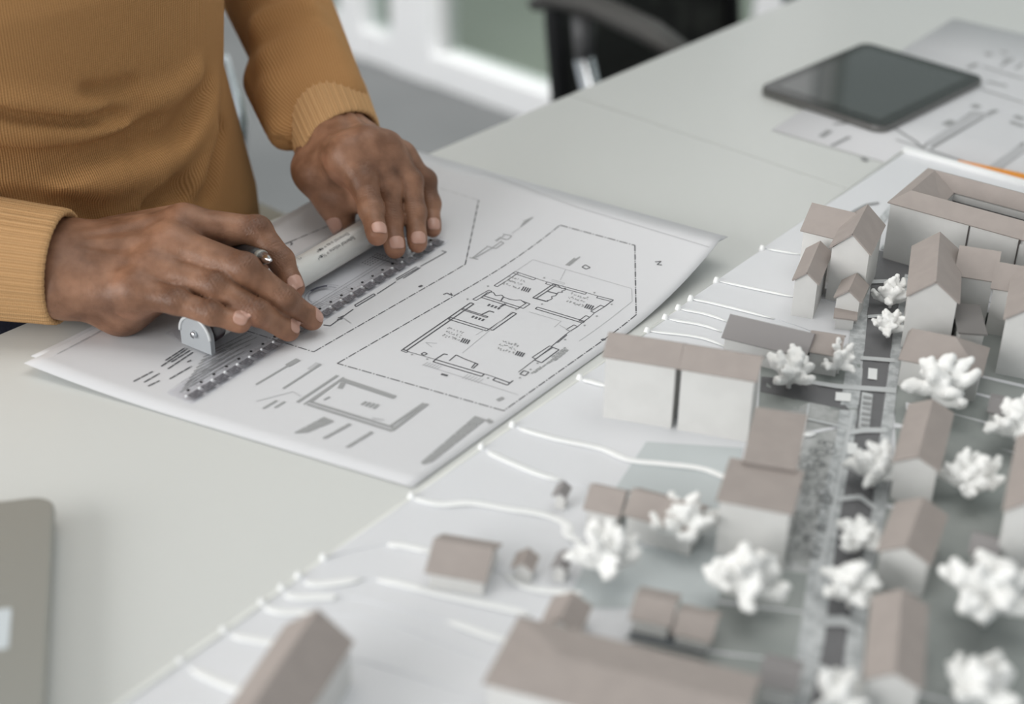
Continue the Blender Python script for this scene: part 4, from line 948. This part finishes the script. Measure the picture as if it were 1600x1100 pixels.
def hand_sdf(FG, wrist, elbow, thumb, heel, wr=21, sp=.030, r0=.018, grow=12):
    fingers = []; J = {}
    for nm, (pts_, rad) in FG.items():
        W = [P(*p) for p in pts_]; J[nm] = W; fingers.append((nm, W, [r*mm for r in rad]))
    Wt = [P(*p[:3]) if len(p) == 3 else np.array(p[1:]) for p in thumb[0]]; J['thumb'] = Wt
    mcs = [J[n][3] for n in ('index', 'middle', 'ring', 'pinky')]
    axis = (mcs[1]-wrist); axis /= np.linalg.norm(axis); across = (mcs[0]-mcs[3]); across -= axis*(across@axis); across /= np.linalg.norm(across); dors = np.cross(axis, across)
    if dors[2] < 0: dors = -dors
    palm_d = -dors
    def f(X):
        X = X.astype(np.float32); D = None
        for k, (m, t) in enumerate(zip(mcs, (.55, .2, -.25, -.65))):
            a = wrist+across*t*sp+axis*0.008; d = seg(X, a+palm_d*.003, m+palm_d*.004, r0, .0135-(.001 if k == 3 else 0)); D = d if D is None else smin(D, d, .012)
        for k in range(3):
            d = seg(X, mcs[k]+palm_d*.005-axis*.004, mcs[k+1]+palm_d*.005-axis*.004, .0125, .012); D = smin(D, d, .010)
        for a, b, ra, rb in heel: D = smin(D, seg(X, a, b, ra, rb), .014)
        # wrist and forearm (flattened by two side by side bones)
        for t in (-1, 1): D = smin(D, seg(X, wrist+across*t*.011, elbow+across*t*.010, wr*mm, (wr+grow)*mm), .018)
        # knuckle heads and tendons
        for k, m in enumerate(mcs): D = smin(D, np.sqrt(((X-(m+dors*.0042).astype(np.float32))**2).sum(-1))-.0095, .009)
        for k, m in enumerate(mcs[:3]): D = smin(D, seg(X, m+dors*.0095-axis*.012, wrist+dors*.016+across*(.35-.3*k)*.02+axis*.02, .0022, .0018), .006)
        out = None; palm = D
        for nm, W, R in fingers:
            d = None
            for i in range(3):
                e = seg(X, W[i], W[i+1], R[i], R[i+1]*(.96 if i < 2 else 1.0)); d = e if d is None else smin(d, e, .0035)
            for i in (1, 2): d = smin(d, np.sqrt(((X-(W[i]+dors*R[i]*.22).astype(np.float32))**2).sum(-1))-R[i]*.90, .004)
            tipd = (W[0]-W[1])/np.linalg.norm(W[0]-W[1]); d = smin(d, seg(X, W[0]+tipd*R[0]*.25, W[0]-tipd*.004, R[0]*.86, R[0]*.95), .003)
            e = smin(palm, d, .0085); out = e if out is None else smin(out, e, .0012)
        d = None
        for i in range(len(Wt)-1):
            e = seg(X, Wt[i], Wt[i+1], thumb[1][i]*mm, thumb[1][i+1]*mm); d = e if d is None else smin(d, e, .005)
        out = smin(out, smin(palm, d, .012), .0015)
        return out
    return f, J, dors, across, axis
elR = np.array([-0.565, 0.965, 0.805]); elL = np.array([-0.241, 1.385, 0.885])
hp = P(190, 478, .762); hp2 = P(255, 474, .766)
fR, JR, dR, acR, axR = hand_sdf(FR, WR, elR, ([(404,410,.775),(350,398,.776),(268,392,.778),(160,380,.775)], [8.5,10.5,12,15]),
      [(hp, P(120, 440, .778), .018, .021), (hp, P(235, 462, .768), .0165, .013), (P(285, 345, .800), P(170, 375, .785), .012, .016)])
fL, JL, dL, acL, axL = hand_sdf(FL_, WL, elL, ([(535,351,.7535),(520,316,.768),(493,272,.786),(506,232,.796)], [10.2,12.2,14.5,13.5]),
      [(P(500, 228, .793), P(486, 262, .787), .016, .015), (P(505, 285, .782), P(555, 288, .784), .011, .010), (P(515, 262, .795), P(552, 262, .800), .012, .012), (P(530, 318, .768), P(564, 316, .776), .008, .008)], wr=17, sp=.024, r0=.0155, grow=8)
m_skin = bpy.data.materials.new('skin_brown'); m_skin.use_nodes = True
def build_skin():
    nt = m_skin.node_tree; b = nt.nodes['Principled BSDF']; N = nt.nodes; Lk = nt.links
    tc = N.new('ShaderNodeTexCoord'); at = N.new('ShaderNodeAttribute'); at.attribute_name = 'pig'; al = N.new('ShaderNodeAttribute'); al.attribute_name = 'lite'
    n1 = N.new('ShaderNodeTexNoise'); n1.inputs['Scale'].default_value = 45; n1.inputs['Detail'].default_value = 5
    base = N.new('ShaderNodeValToRGB'); base.color_ramp.elements[0].position = .35; base.color_ramp.elements[0].color = (0.165, 0.078, 0.043, 1); base.color_ramp.elements[1].position = .68; base.color_ramp.elements[1].color = (0.345, 0.180, 0.110, 1)
    dk = N.new('ShaderNodeMixRGB'); dk.inputs[2].default_value = (0.062, 0.026, 0.016, 1); lt = N.new('ShaderNodeMixRGB'); lt.inputs[2].default_value = (0.44, 0.205, 0.125, 1)
    Lk.new(tc.outputs['Object'], n1.inputs[0]); Lk.new(n1.outputs[0], base.inputs[0]); Lk.new(base.outputs[0], dk.inputs[1]); Lk.new(at.outputs['Fac'], dk.inputs[0]); Lk.new(dk.outputs[0], lt.inputs[1]); Lk.new(al.outputs['Fac'], lt.inputs[0])
    Lk.new(lt.outputs[0], b.inputs['Base Color'])
    b.inputs['Roughness'].default_value = .46; b.inputs['Specular IOR Level'].default_value = .38
    b.inputs['Subsurface Weight'].default_value = .08; b.inputs['Subsurface Radius'].default_value = (.006, .002, .001); b.inputs['Subsurface Scale'].default_value = .5
    vo = N.new('ShaderNodeTexVoronoi'); vo.inputs['Scale'].default_value = 900; n2 = N.new('ShaderNodeTexNoise'); n2.inputs['Scale'].default_value = 220; n2.inputs['Detail'].default_value = 6
    cr = N.new('ShaderNodeAttribute'); cr.attribute_name = 'crease'
    a1 = N.new('ShaderNodeMath'); a1.operation = 'MULTIPLY_ADD'; a1.inputs[1].default_value = .35; a2 = N.new('ShaderNodeMath'); a2.operation = 'MULTIPLY_ADD'; a2.inputs[1].default_value = -1.6
    Lk.new(tc.outputs['Object'], vo.inputs[0]); Lk.new(tc.outputs['Object'], n2.inputs[0]); Lk.new(vo.outputs[0], a1.inputs[0]); Lk.new(n2.outputs[0], a1.inputs[2]); Lk.new(cr.outputs['Fac'], a2.inputs[0]); Lk.new(a1.outputs[0], a2.inputs[2])
    bp = N.new('ShaderNodeBump'); bp.inputs['Strength'].default_value = .45; bp.inputs['Distance'].default_value = .0006; Lk.new(a2.outputs[0], bp.inputs['Height']); Lk.new(bp.outputs[0], b.inputs['Normal'])
build_skin()
def hand_attrs(V, J, dors):
    pig = np.zeros(len(V)); lite = np.zeros(len(V)); cr = np.zeros(len(V))
    for nm, W in J.items():
        for i in (1, 2):
            if nm == 'thumb' and i == 2: continue
            d = np.linalg.norm(V-(W[i]+dors*.009), axis=1); pig = np.maximum(pig, (.62 if i == 2 else .5)*np.exp(-(d/.0085)**2))
            ax = W[i-1]-W[i+1]; ax /= np.linalg.norm(ax); t = (V-W[i])@ax; near = np.exp(-(d/.010)**2)
            cr = np.maximum(cr, near*(np.cos(t/.0021*2*np.pi)*.5+.5)**4)
        tipd = (W[0]-W[1])/np.linalg.norm(W[0]-W[1])
        d = np.linalg.norm(V-(W[0]+tipd*.004-dors*.002), axis=1); lite = np.maximum(lite, .65*np.exp(-(d/.0095)**2))
        if nm != 'thumb':
            d = np.linalg.norm(V-(W[3]+dors*.012), axis=1); lite = np.maximum(lite, .12*np.exp(-(d/.012)**2))
            # paler sides and underside of the fingers
            ab = W[0]-W[3]; h = np.clip(((V-W[3])@ab)/(ab@ab), 0, 1); q = V-(W[3]+h[:, None]*ab); und = -(q@dors); lite = np.maximum(lite, .32*np.clip((und-.001)/.006, 0, 1)*(np.linalg.norm(q, axis=1) < .02))
    return pig, lite, cr
VR, QR = nets(fR, np.array([-0.375, 0.84, .738]), np.array([-0.12, 1.09, .835]), .00145)
VL, QL = nets(fL, np.array([-0.235, 0.99, .738]), np.array([-0.03, 1.24, .855]), .00145)
# coarse forearms, upper arms, trunk, neck and head in the same body mesh
shR = tp(-.175, -.02, 1.06); shL = tp(.175, -.02, 1.06); hd = tp(0, .02, 1.295)
def fB(X):
    X = X.astype(np.float32)
    D = seg(X, elR, WR+(elR-WR)*.32, .038, .027); D = smin(D, seg(X, shR, elR, .048, .040), .03)
    e = smin(seg(X, elL, WL+(elL-WL)*.32, .036, .026), seg(X, shL, elL, .048, .038), .03)
    ax = [list(TS), list(TF), [0, 0, 1]]
    t = ell(X, tp(0, -.01, .92), ax, (.165, .095, .22)); t = smin(t, ell(X, tp(0, -.02, .62), ax, (.155, .095, .16)), .08); t = smin(t, seg(X, shR, shL, .05, .05), .06)
    t = smin(t, seg(X, tp(0, -.02, 1.06), tp(0, 0, 1.20), .058, .054), .03)
    h_ = ell(X, hd, ax, (.074, .092, .115)); h_ = smin(h_, ell(X, hd+TF*.045-np.array([0, 0, .055]), ax, (.05, .05, .055)), .03)
    h_ = smin(h_, seg(X, hd+TF*.088+np.array([0, 0, .01]), hd+TF*.108-np.array([0, 0, .028]), .007, .015), .012)
    for s in (-1, 1):
        h_ = smin(h_, ell(X, hd+TS*s*.077-TF*.005, ax, (.012, .02, .034)), .006); h_ = smin(h_, ell(X, hd+TF*.084+TS*s*.03+np.array([0, 0, .022]), ax, (.022, .010, .008)), .010)
        h_ = ssub(h_, ell(X, hd+TF*.097+TS*s*.031+np.array([0, 0, .003]), ax, (.015, .012, .010)), .008)
    h_ = smin(h_, ell(X, hd+TF*.088-np.array([0, 0, .058]), ax, (.024, .012, .010)), .006)
    return smin(smin(smin(D, e, .01), t, .04), h_, .02)
VB, QB = nets(fB, np.array([-0.66, 0.78, .45]), np.array([-0.10, 1.46, 1.47]), .0075)
aR = hand_attrs(VR, JR, dR); aL = hand_attrs(VL, JL, dL)
# hair growth darkening on the back of the near hand
dd = np.linalg.norm(VR-P(165, 480, .775), axis=1); aR = (np.maximum(aR[0], .5*np.exp(-(dd/.013)**2)), aR[1], aR[2])
Vall = np.vstack([VR, VL, VB]); Qall = np.vstack([QR, QL+len(VR), QB+len(VR)+len(VL)])
body = npmesh('body', Vall, Qall, m_skin, person, dict(pig=np.r_[aR[0], aL[0], np.zeros(len(VB))], lite=np.r_[aR[1], aL[1], np.zeros(len(VB))], crease=np.r_[aR[2], aL[2], np.zeros(len(VB))]))
# nails
m_nail = mat('fingernail', (0.50, 0.29, 0.225), 0.28, spec=0.6)
def nail(f, W, dvec, r, L=.0135, hw=1.0, turn=0.0):
    a = (W[0]-W[1]); a /= np.linalg.norm(a); d = dvec-a*(dvec@a); d /= np.linalg.norm(d); s = np.cross(a, d); 
    d, s = d*math.cos(turn)+s*math.sin(turn), s*math.cos(turn)-d*math.sin(turn)
    nu, nv = 10, 12; V = []; F = []
    for i in range(nu+1):
        for j in range(nv+1):
            u = -1+2*i/nu; v = -1+2*j/nv; k = math.sqrt(max(0, 1-abs(u)**3.2*0.85)); th = v*hw*k
            V.append(W[0]+a*(.0005+u*L/2)+(d*math.cos(th)+s*math.sin(th))*r*1.25)
    V = np.array(V, np.float32)
    for _ in range(9):
        g = grad(f, V); V = V-(f(V)-.00035)[:, None]*g*.8
    for i in range(nu):
        for j in range(nv): k = i*(nv+1)+j; F.append((k, k+nv+1, k+nv+2, k+1))
    o = mesh('fingernail', V, F, m_nail, body, True); q = o.modifiers.new('s', 'SOLIDIFY'); q.thickness = .0006; q.offset = 1; return o
for nm, tn in (('pinky', 0.0), ('ring', 0.0), ('middle', 0.0), ('index', -.35)): nail(fR, JR[nm], dR, FR[nm][1][0]*mm, .0110, .78, tn)
for nm, tn in (('index', -.1), ('middle', 0), ('ring', 0.1), ('pinky', 0.1)): nail(fL, JL[nm], dL+np.array([0, -.5, 0]), FL_[nm][1][0]*mm, .0110, .78, tn)
nail(fL, JL['thumb'], np.array([-.75, -.1, .55]), .0100, .0140, .95)
# eyes and hair (out of frame)
for s in (-1, 1):
    t = bmesh.new(); bmesh.ops.create_uvsphere(t, u_segments=16, v_segments=10, radius=.0115); e = bmobj('eye', t, mat('eye_white', (0.8, 0.78, 0.75), 0.2), body, True); e.location = tuple(hd+TF*.0745+TS*s*.031+np.array([0, 0, .003]))
    t = MB(); q = hd+TF*.0840+TS*s*.031+np.array([0, 0, .002]); t.tube([q, q+TF*.0022, q+TF*.0026], [.0058, .0050, .0012], 14); t.obj('iris', mat('iris_dark', (0.02, 0.012, 0.008), 0.2), body, True)
hV, hQ = nets(lambda X: np.maximum(ell(X.astype(np.float32), hd+np.array([0, 0, .006])-TF*.004, [list(TS), list(TF), [0, 0, 1]], (.080, .097, .120)), -(X[:, 2]-(hd[2]+.030)+((X-hd.astype(np.float32))@TF.astype(np.float32))*-.55)), hd-.14, hd+.14, .006)
npmesh('hair', hV, hQ, mat('hair_black', (0.012, 0.010, 0.009), 0.9, bump=(300, .8, .003)), person)

# ------------------------------------------------------------------ sweater
m_knit = bpy.data.materials.new('knit_brown'); m_knit.use_nodes = True
def build_knit(m, freq=2850.0, c1=(0.36, 0.182, 0.068), c2=(0.50, 0.272, 0.115), dist=.0011):
    nt = m.node_tree; b = nt.nodes['Principled BSDF']; N = nt.nodes; Lk = nt.links
    tc = N.new('ShaderNodeTexCoord'); u = N.new('ShaderNodeAttribute'); u.attribute_name = 'wale'; v = N.new('ShaderNodeAttribute'); v.attribute_name = 'course'
    n1 = N.new('ShaderNodeTexNoise'); n1.inputs['Scale'].default_value = 60; n1.inputs['Detail'].default_value = 3; Lk.new(tc.outputs['Object'], n1.inputs[0])
    def wave(a, fr, ph=None):
        mlt = N.new('ShaderNodeMath'); mlt.operation = 'MULTIPLY'; mlt.inputs[1].default_value = fr; Lk.new(a, mlt.inputs[0])
        if ph is not None:
            ad = N.new('ShaderNodeMath'); ad.operation = 'MULTIPLY_ADD'; ad.inputs[1].default_value = 1.6; Lk.new(ph, ad.inputs[0]); Lk.new(mlt.outputs[0], ad.inputs[2]); mlt = ad
        s = N.new('ShaderNodeMath'); s.operation = 'SINE'; Lk.new(mlt.outputs[0], s.inputs[0]); return s.outputs[0]
    w1 = wave(u.outputs['Fac'], freq, n1.outputs[0]); w2 = wave(v.outputs['Fac'], freq*1.25, n1.outputs[0])
    mm_ = N.new('ShaderNodeMath'); mm_.operation = 'MULTIPLY_ADD'; mm_.inputs[1].default_value = .28; Lk.new(w2, mm_.inputs[0]); Lk.new(w1, mm_.inputs[2])
    n2 = N.new('ShaderNodeTexNoise'); n2.inputs['Scale'].default_value = 1400; Lk.new(tc.outputs['Object'], n2.inputs[0])
    ad = N.new('ShaderNodeMath'); ad.operation = 'ADD'; Lk.new(mm_.outputs[0], ad.inputs[0]); Lk.new(n2.outputs[0], ad.inputs[1])
    bp = N.new('ShaderNodeBump'); bp.inputs['Strength'].default_value = .55; bp.inputs['Distance'].default_value = dist*.5; Lk.new(ad.outputs[0], bp.inputs['Height']); Lk.new(bp.outputs[0], b.inputs['Normal'])
    rmp = N.new('ShaderNodeMapRange'); rmp.inputs[1].default_value = -1.2; rmp.inputs[2].default_value = 1.2; Lk.new(mm_.outputs[0], rmp.inputs[0])
    mx = N.new('ShaderNodeMixRGB'); mx.inputs[1].default_value = (*c1, 1); mx.inputs[2].default_value = (*c2, 1); Lk.new(rmp.outputs[0], mx.inputs[0]); Lk.new(mx.outputs[0], b.inputs['Base Color'])
    b.inputs['Roughness'].default_value = .9; b.inputs['Specular IOR Level'].default_value = .15; b.inputs['Sheen Weight'].default_value = .25; b.inputs['Sheen Roughness'].default_value = .4
    b.inputs['Sheen Tint'].default_value = (.9, .6, .3, 1)
build_knit(m_knit)
def fT0(X):
    q = X-TC.astype(np.float32); s = q@TS.astype(np.float32); f = q@TF.astype(np.float32); z = X[:, 2]
    zz_ = [.40, .55, .66, .74, .85, .95, 1.04, 1.10]; hw = np.interp(z, zz_, [.150, .175, .190, .183, .164, .170, .180, .10]); hd_ = np.interp(z, zz_, [.10, .115, .122, .122, .115, .118, .105, .06])
    ff = f+np.interp(z, zz_, [0, 0, -.0, -.004, .0, -.006, .0, .03])
    n = 2.35; k = (np.abs(s/hw)**n+np.abs(ff/hd_)**n)**(1/n); d = (k-1)*np.minimum(hw, hd_)*.95
    d = np.maximum(d, z-1.10)
    if z.max() > .99:
        m = z > .97; Y = X[m]; e = smin(d[m], seg(Y, shR, shL, .066, .066), .05)
        e = smin(e, seg(Y, tp(-.11, -.025, 1.095), tp(.11, -.025, 1.095), .045, .045), .05)
        e = smin(e, seg(Y, tp(0, -.02, 1.09), tp(0, -.01, 1.135), .078, .066), .04)
        e = np.maximum(e, -(seg(Y, tp(0, -.02, 1.125), tp(0, 0, 1.30), .058, .070))); d = d.copy(); d[m] = e
    return np.maximum(d, .718-s*.32-z)
def hit(f, px, py, t0=.7, t1=2.2):
    d = ray(px, py); d = d/np.linalg.norm(d); t = t0
    for _ in range(90):
        v = float(f(np.array([CO+d*t], np.float32))[0])
        if v < .0005: break
        t += max(v*.7, .001)
        if t > t1: break
    return CO+d*t
K0 = lambda L: [(x/2.667, y/2.667) for x, y in L]
ridges = [(K0([(-60,740),(60,745),(250,765),(420,768),(560,735),(700,670),(790,580),(850,480),(890,350),(905,230)]), .0130, .004),
          (K0([(-60,545),(150,560),(350,560),(520,530),(690,490)]), .011, .005),
          (K0([(905,470),(880,590),(845,720),(825,860)]), .012, .004),
          (K0([(200,700),(400,690),(560,655),(680,625),(760,560)]), .009, .005),
          (K0([(560,430),(700,400),(790,330),(850,240)]), .010, .006),
          (K0([(-60,430),(100,440),(300,455),(480,440)]), .010, .006),
          (K0([(560,900),(600,820),(650,770),(720,720)]), .008, .006),
          (K0([(-60,900),(150,905),(400,930)]), .012, .006)]
valleys = [(K0([(-60,440),(100,478),(280,497),(450,493),(600,488)]), .0045), (K0([(-60,640),(150,655),(350,620),(480,580),(600,520),(700,480)]), .005),
           (K0([(-60,715),(60,725),(180,742),(270,720),(350,690),(500,650),(620,640),(720,590),(790,500),(850,380),(880,270)]), .0075),
           (K0([(590,900),(620,850),(700,800),(800,775)]), .008), (K0([(930,480),(905,600),(870,730),(840,880)]), .0075), (K0([(-60,830),(150,850),(300,870),(480,905)]), .009),
           (K0([(520,625),(580,600),(660,560)]), .005), (K0([(300,390),(450,380),(600,340)]), .004)]
FOLDS = [([hit(fT0, *p) for p in L], r*.85, .0140) for L, r, sk in ridges]+[([hit(fT0, *p) for p in L], r*1.25, -.0190) for L, r in valleys]
def fT(X):
    X = X.astype(np.float32); D = fT0(X)
    near = np.abs(D) < .03; Y = X[near]
    if len(Y):
        disp = np.zeros(len(Y), np.float32)
        for L, wd, amp in FOLDS:
            best = np.full(len(Y), 9.0, np.float32); tt = np.zeros(len(Y), np.float32); n = len(L)-1
            for i in range(n):
                a = np.array(L[i], np.float32); ab = np.array(L[i+1], np.float32)-a; pa = Y-a; h = np.clip((pa@ab)/float(ab@ab+1e-9), 0, 1); q = np.sqrt(((pa-h[:, None]*ab)**2).sum(-1)); m = q < best; best[m] = q[m]; tt[m] = (i+h[m])/n
            off = L[0][0] < -1 or proj(L[0])[0] < 0
            tp_ = np.clip((1-tt)/.28, 0, 1)*(1 if off else np.clip(tt/.28, 0, 1)); tp_ = tp_*tp_*(3-2*tp_)
            disp += amp*tp_*np.exp(-(best/wd)**2)
        D = D.copy(); D[near] = D[near]-disp
    return D
def taper(X, a, b, ra, rb): return seg(X, a, b, ra, rb)
cufR = WR+(elR-WR)/np.linalg.norm(elR-WR)*.004; uR = (elR-WR)/np.linalg.norm(elR-WR); uL = (elL-WL)/np.linalg.norm(elL-WL)
slR0 = WR+uR*.062; slL0 = WL+uL*.022
bendL = P(470, 100, .842)
def fS(X):
    X = X.astype(np.float32)
    a = seg(X, slR0, elR, .040, .052); a = smin(a, seg(X, elR, shR, .054, .066), .03)
    b = seg(X, slL0, elL, .0375, .050); b = smin(b, seg(X, elL, shL, .054, .066), .03)
    # slack on the underside of the far sleeve and drawn-up folds
    b = smin(b, seg(X, P(446, 206, .803), P(418, 130, .82), .015, .020), .02)
    for (p0, p1, z0, z1) in (((430,140),(525,100),.835,.850), ((425,95),(505,60),.85,.865), ((410,45),(480,15),.865,.88), ((455,160),(540,142),.825,.835)):
        b = smin(b, seg(X, P(*p0, z0-.004), P(*p1, z1-.004), .010, .008), .022)
    return np.minimum(a, b)
V1, Q1 = nets(fT, np.array([-0.64, 0.84, .60]), np.array([-0.12, 1.38, 1.19]), .0038)
V2, Q2 = nets(fS, np.array([-0.66, 0.78, .72]), np.array([-0.08, 1.47, 1.14]), .0042)
def band_attr(V, kind):
    if kind == 'torso':
        q = V-TC; s = q@TS; f = q@TF; th = np.arctan2(s, f); return th*.155, V[:, 2]
    out_u = np.zeros(len(V)); out_v = np.zeros(len(V))
    for (a, b) in ((WR, elR), (WL, elL)):
        u = (b-a)/np.linalg.norm(b-a); e1 = np.cross(u, [0, 0, 1]); e1 /= np.linalg.norm(e1); e2 = np.cross(u, e1); q = V-a; t = q@u; th = np.arctan2(q@e2, q@e1)
        near = np.linalg.norm(q-t[:, None]*u, axis=1) < .09
        if a is WL: near &= V[:, 1] > 1.12
        else: near &= V[:, 1] <= 1.12
        out_u[near] = th[near]*.042; out_v[near] = t[near]
    return out_u, out_v
u1, v1 = band_attr(V1, 'torso'); u2, v2 = band_attr(V2, 'arm')
sw = npmesh('sweater', np.vstack([V1, V2]), np.vstack([Q1, Q2+len(V1)]), m_knit, person, dict(wale=np.r_[u1, u2], course=np.r_[v1, v2]))
m_cuff = bpy.data.materials.new('knit_cuff'); m_cuff.use_nodes = True; build_knit(m_cuff, 3300.0, (0.46, 0.26, 0.115), (0.60, 0.37, 0.185))
def cuff(c0, u, L, r0, r1, nrib, amp, flat=(1, 1), tilt=0.0, tdir=None):
    """ribbed tube with a rolled open end; c0 opening centre, u towards the elbow"""
    e1 = np.cross(u, [0, 0, 1]); e1 /= np.linalg.norm(e1); e2 = np.cross(e1, u); n = nrib*8; rings = []
    prof = [(0.012, -.0045), (0.004, -.0035), (0.0005, -.0016), (0.0, .0002), (.0015, .0012), (.006, .0014)]+[(L*t, .0012) for t in (.2, .35, .5, .65, .8, .92)]+[(L, .0), (L+.006, -.002)]
    V = []; wl = []; cs = []
    for t, dr_ in prof:
        for k in range(n):
            th = 2*math.pi*k/n; r = r0+(r1-r0)*min(1, t/L)+dr_+amp*(1-abs(math.sin(th*nrib/2))**.6*1.4)*(1 if t > .0003 else .6)
            sh = 0 if tdir is None else tilt*(math.cos(th)*tdir[0]+math.sin(th)*tdir[1])*max(0, 1-t/L)
            V.append(c0+u*(t+sh)+e1*math.cos(th)*r*flat[0]+e2*math.sin(th)*r*flat[1]); wl.append(th*r0); cs.append(t)
    F = [(i*n+k, i*n+(k+1) % n, (i+1)*n+(k+1) % n, (i+1)*n+k) for i in range(len(prof)-1) for k in range(n)]
    return npmesh('cuff', np.array(V), np.array(F)[:, ::-1], m_cuff, sw, dict(wale=np.array(wl), course=np.array(cs)))
cuff(WR-uR*.006, uR, .070, .0385, .042, 46, .0009, (1.0, 1.0))
cuff(WL-uL*.029, uL, .062, .0335, .0370, 42, .0007, (1.0, 1.0), .008, (1, 0))
# trousers
def fJ(X):
    X = X.astype(np.float32); D = None
    for s in (-1, 1):
        hip = tp(s*.09, -.02, .575); kn = tp(s*.17, .44, .600) ; an = tp(s*.17, .46, .14)
        a = smin(seg(X, hip, kn, .100, .070), seg(X, kn, an, .062, .048), .03); D = a if D is None else smin(D, a, .03)
    return smin(D, ell(X, tp(0, -.01, .655), [list(TS), list(TF), [0, 0, 1]], (.178, .112, .175)), .03)
VJ, QJ = nets(fJ, np.array([-0.75, 0.40, .06]), np.array([0.25, 1.50, .86]), .010)
npmesh('jeans', VJ, QJ, mat('denim_navy', (0.012, 0.014, 0.030), 0.85, bump=(500, .4, .001)), person)
for s in (-1, 1):
    f0 = tp(s*.17, .43, .05); t = MB(); t.tube([f0-TF*.06, f0, f0+TF*.09+np.array([0, 0, -.01]), f0+TF*.16+np.array([0, 0, -.02])], [.042, .046, .042, .024], 14, True); t.obj('shoe', m_black, person, True)
rebase(person, (TC[0], TC[1], 0))

# ------------------------------------------------------------------ pen held between the fingers
pn = empty('pen', 'black ballpoint pen with silver tip held in the near hand', 'pen')
p1 = P(424, 407, .800); p0 = P(404, 405, .8015); pb = p0+(p0-p1)/np.linalg.norm(p0-p1)*.0
dirp = P(340, 382, .781)-P(424, 407, .803); dirp /= np.linalg.norm(dirp)
tip = P(424, 407, .803)
t = MB(); t.tube([tip, tip-(-dirp)*.0015, tip+dirp*.004, tip+dirp*.0125], [.0006, .0012, .0026, .0048], 16); t.obj('tip_cone', m_chrome, pn, True)
t = MB(); t.tube([tip+dirp*.0125, tip+dirp*.014, tip+dirp*.0172], [.0049, .0054, .0054], 16); t.obj('collar', m_silver, pn, True)
t = MB(); t.tube([tip+dirp*.017, tip+dirp*.03, tip+dirp*.095], [.0055, .0058, .0050], 16); t.obj('barrel', m_black, pn, True)
rebase(pn, tuple(tip))
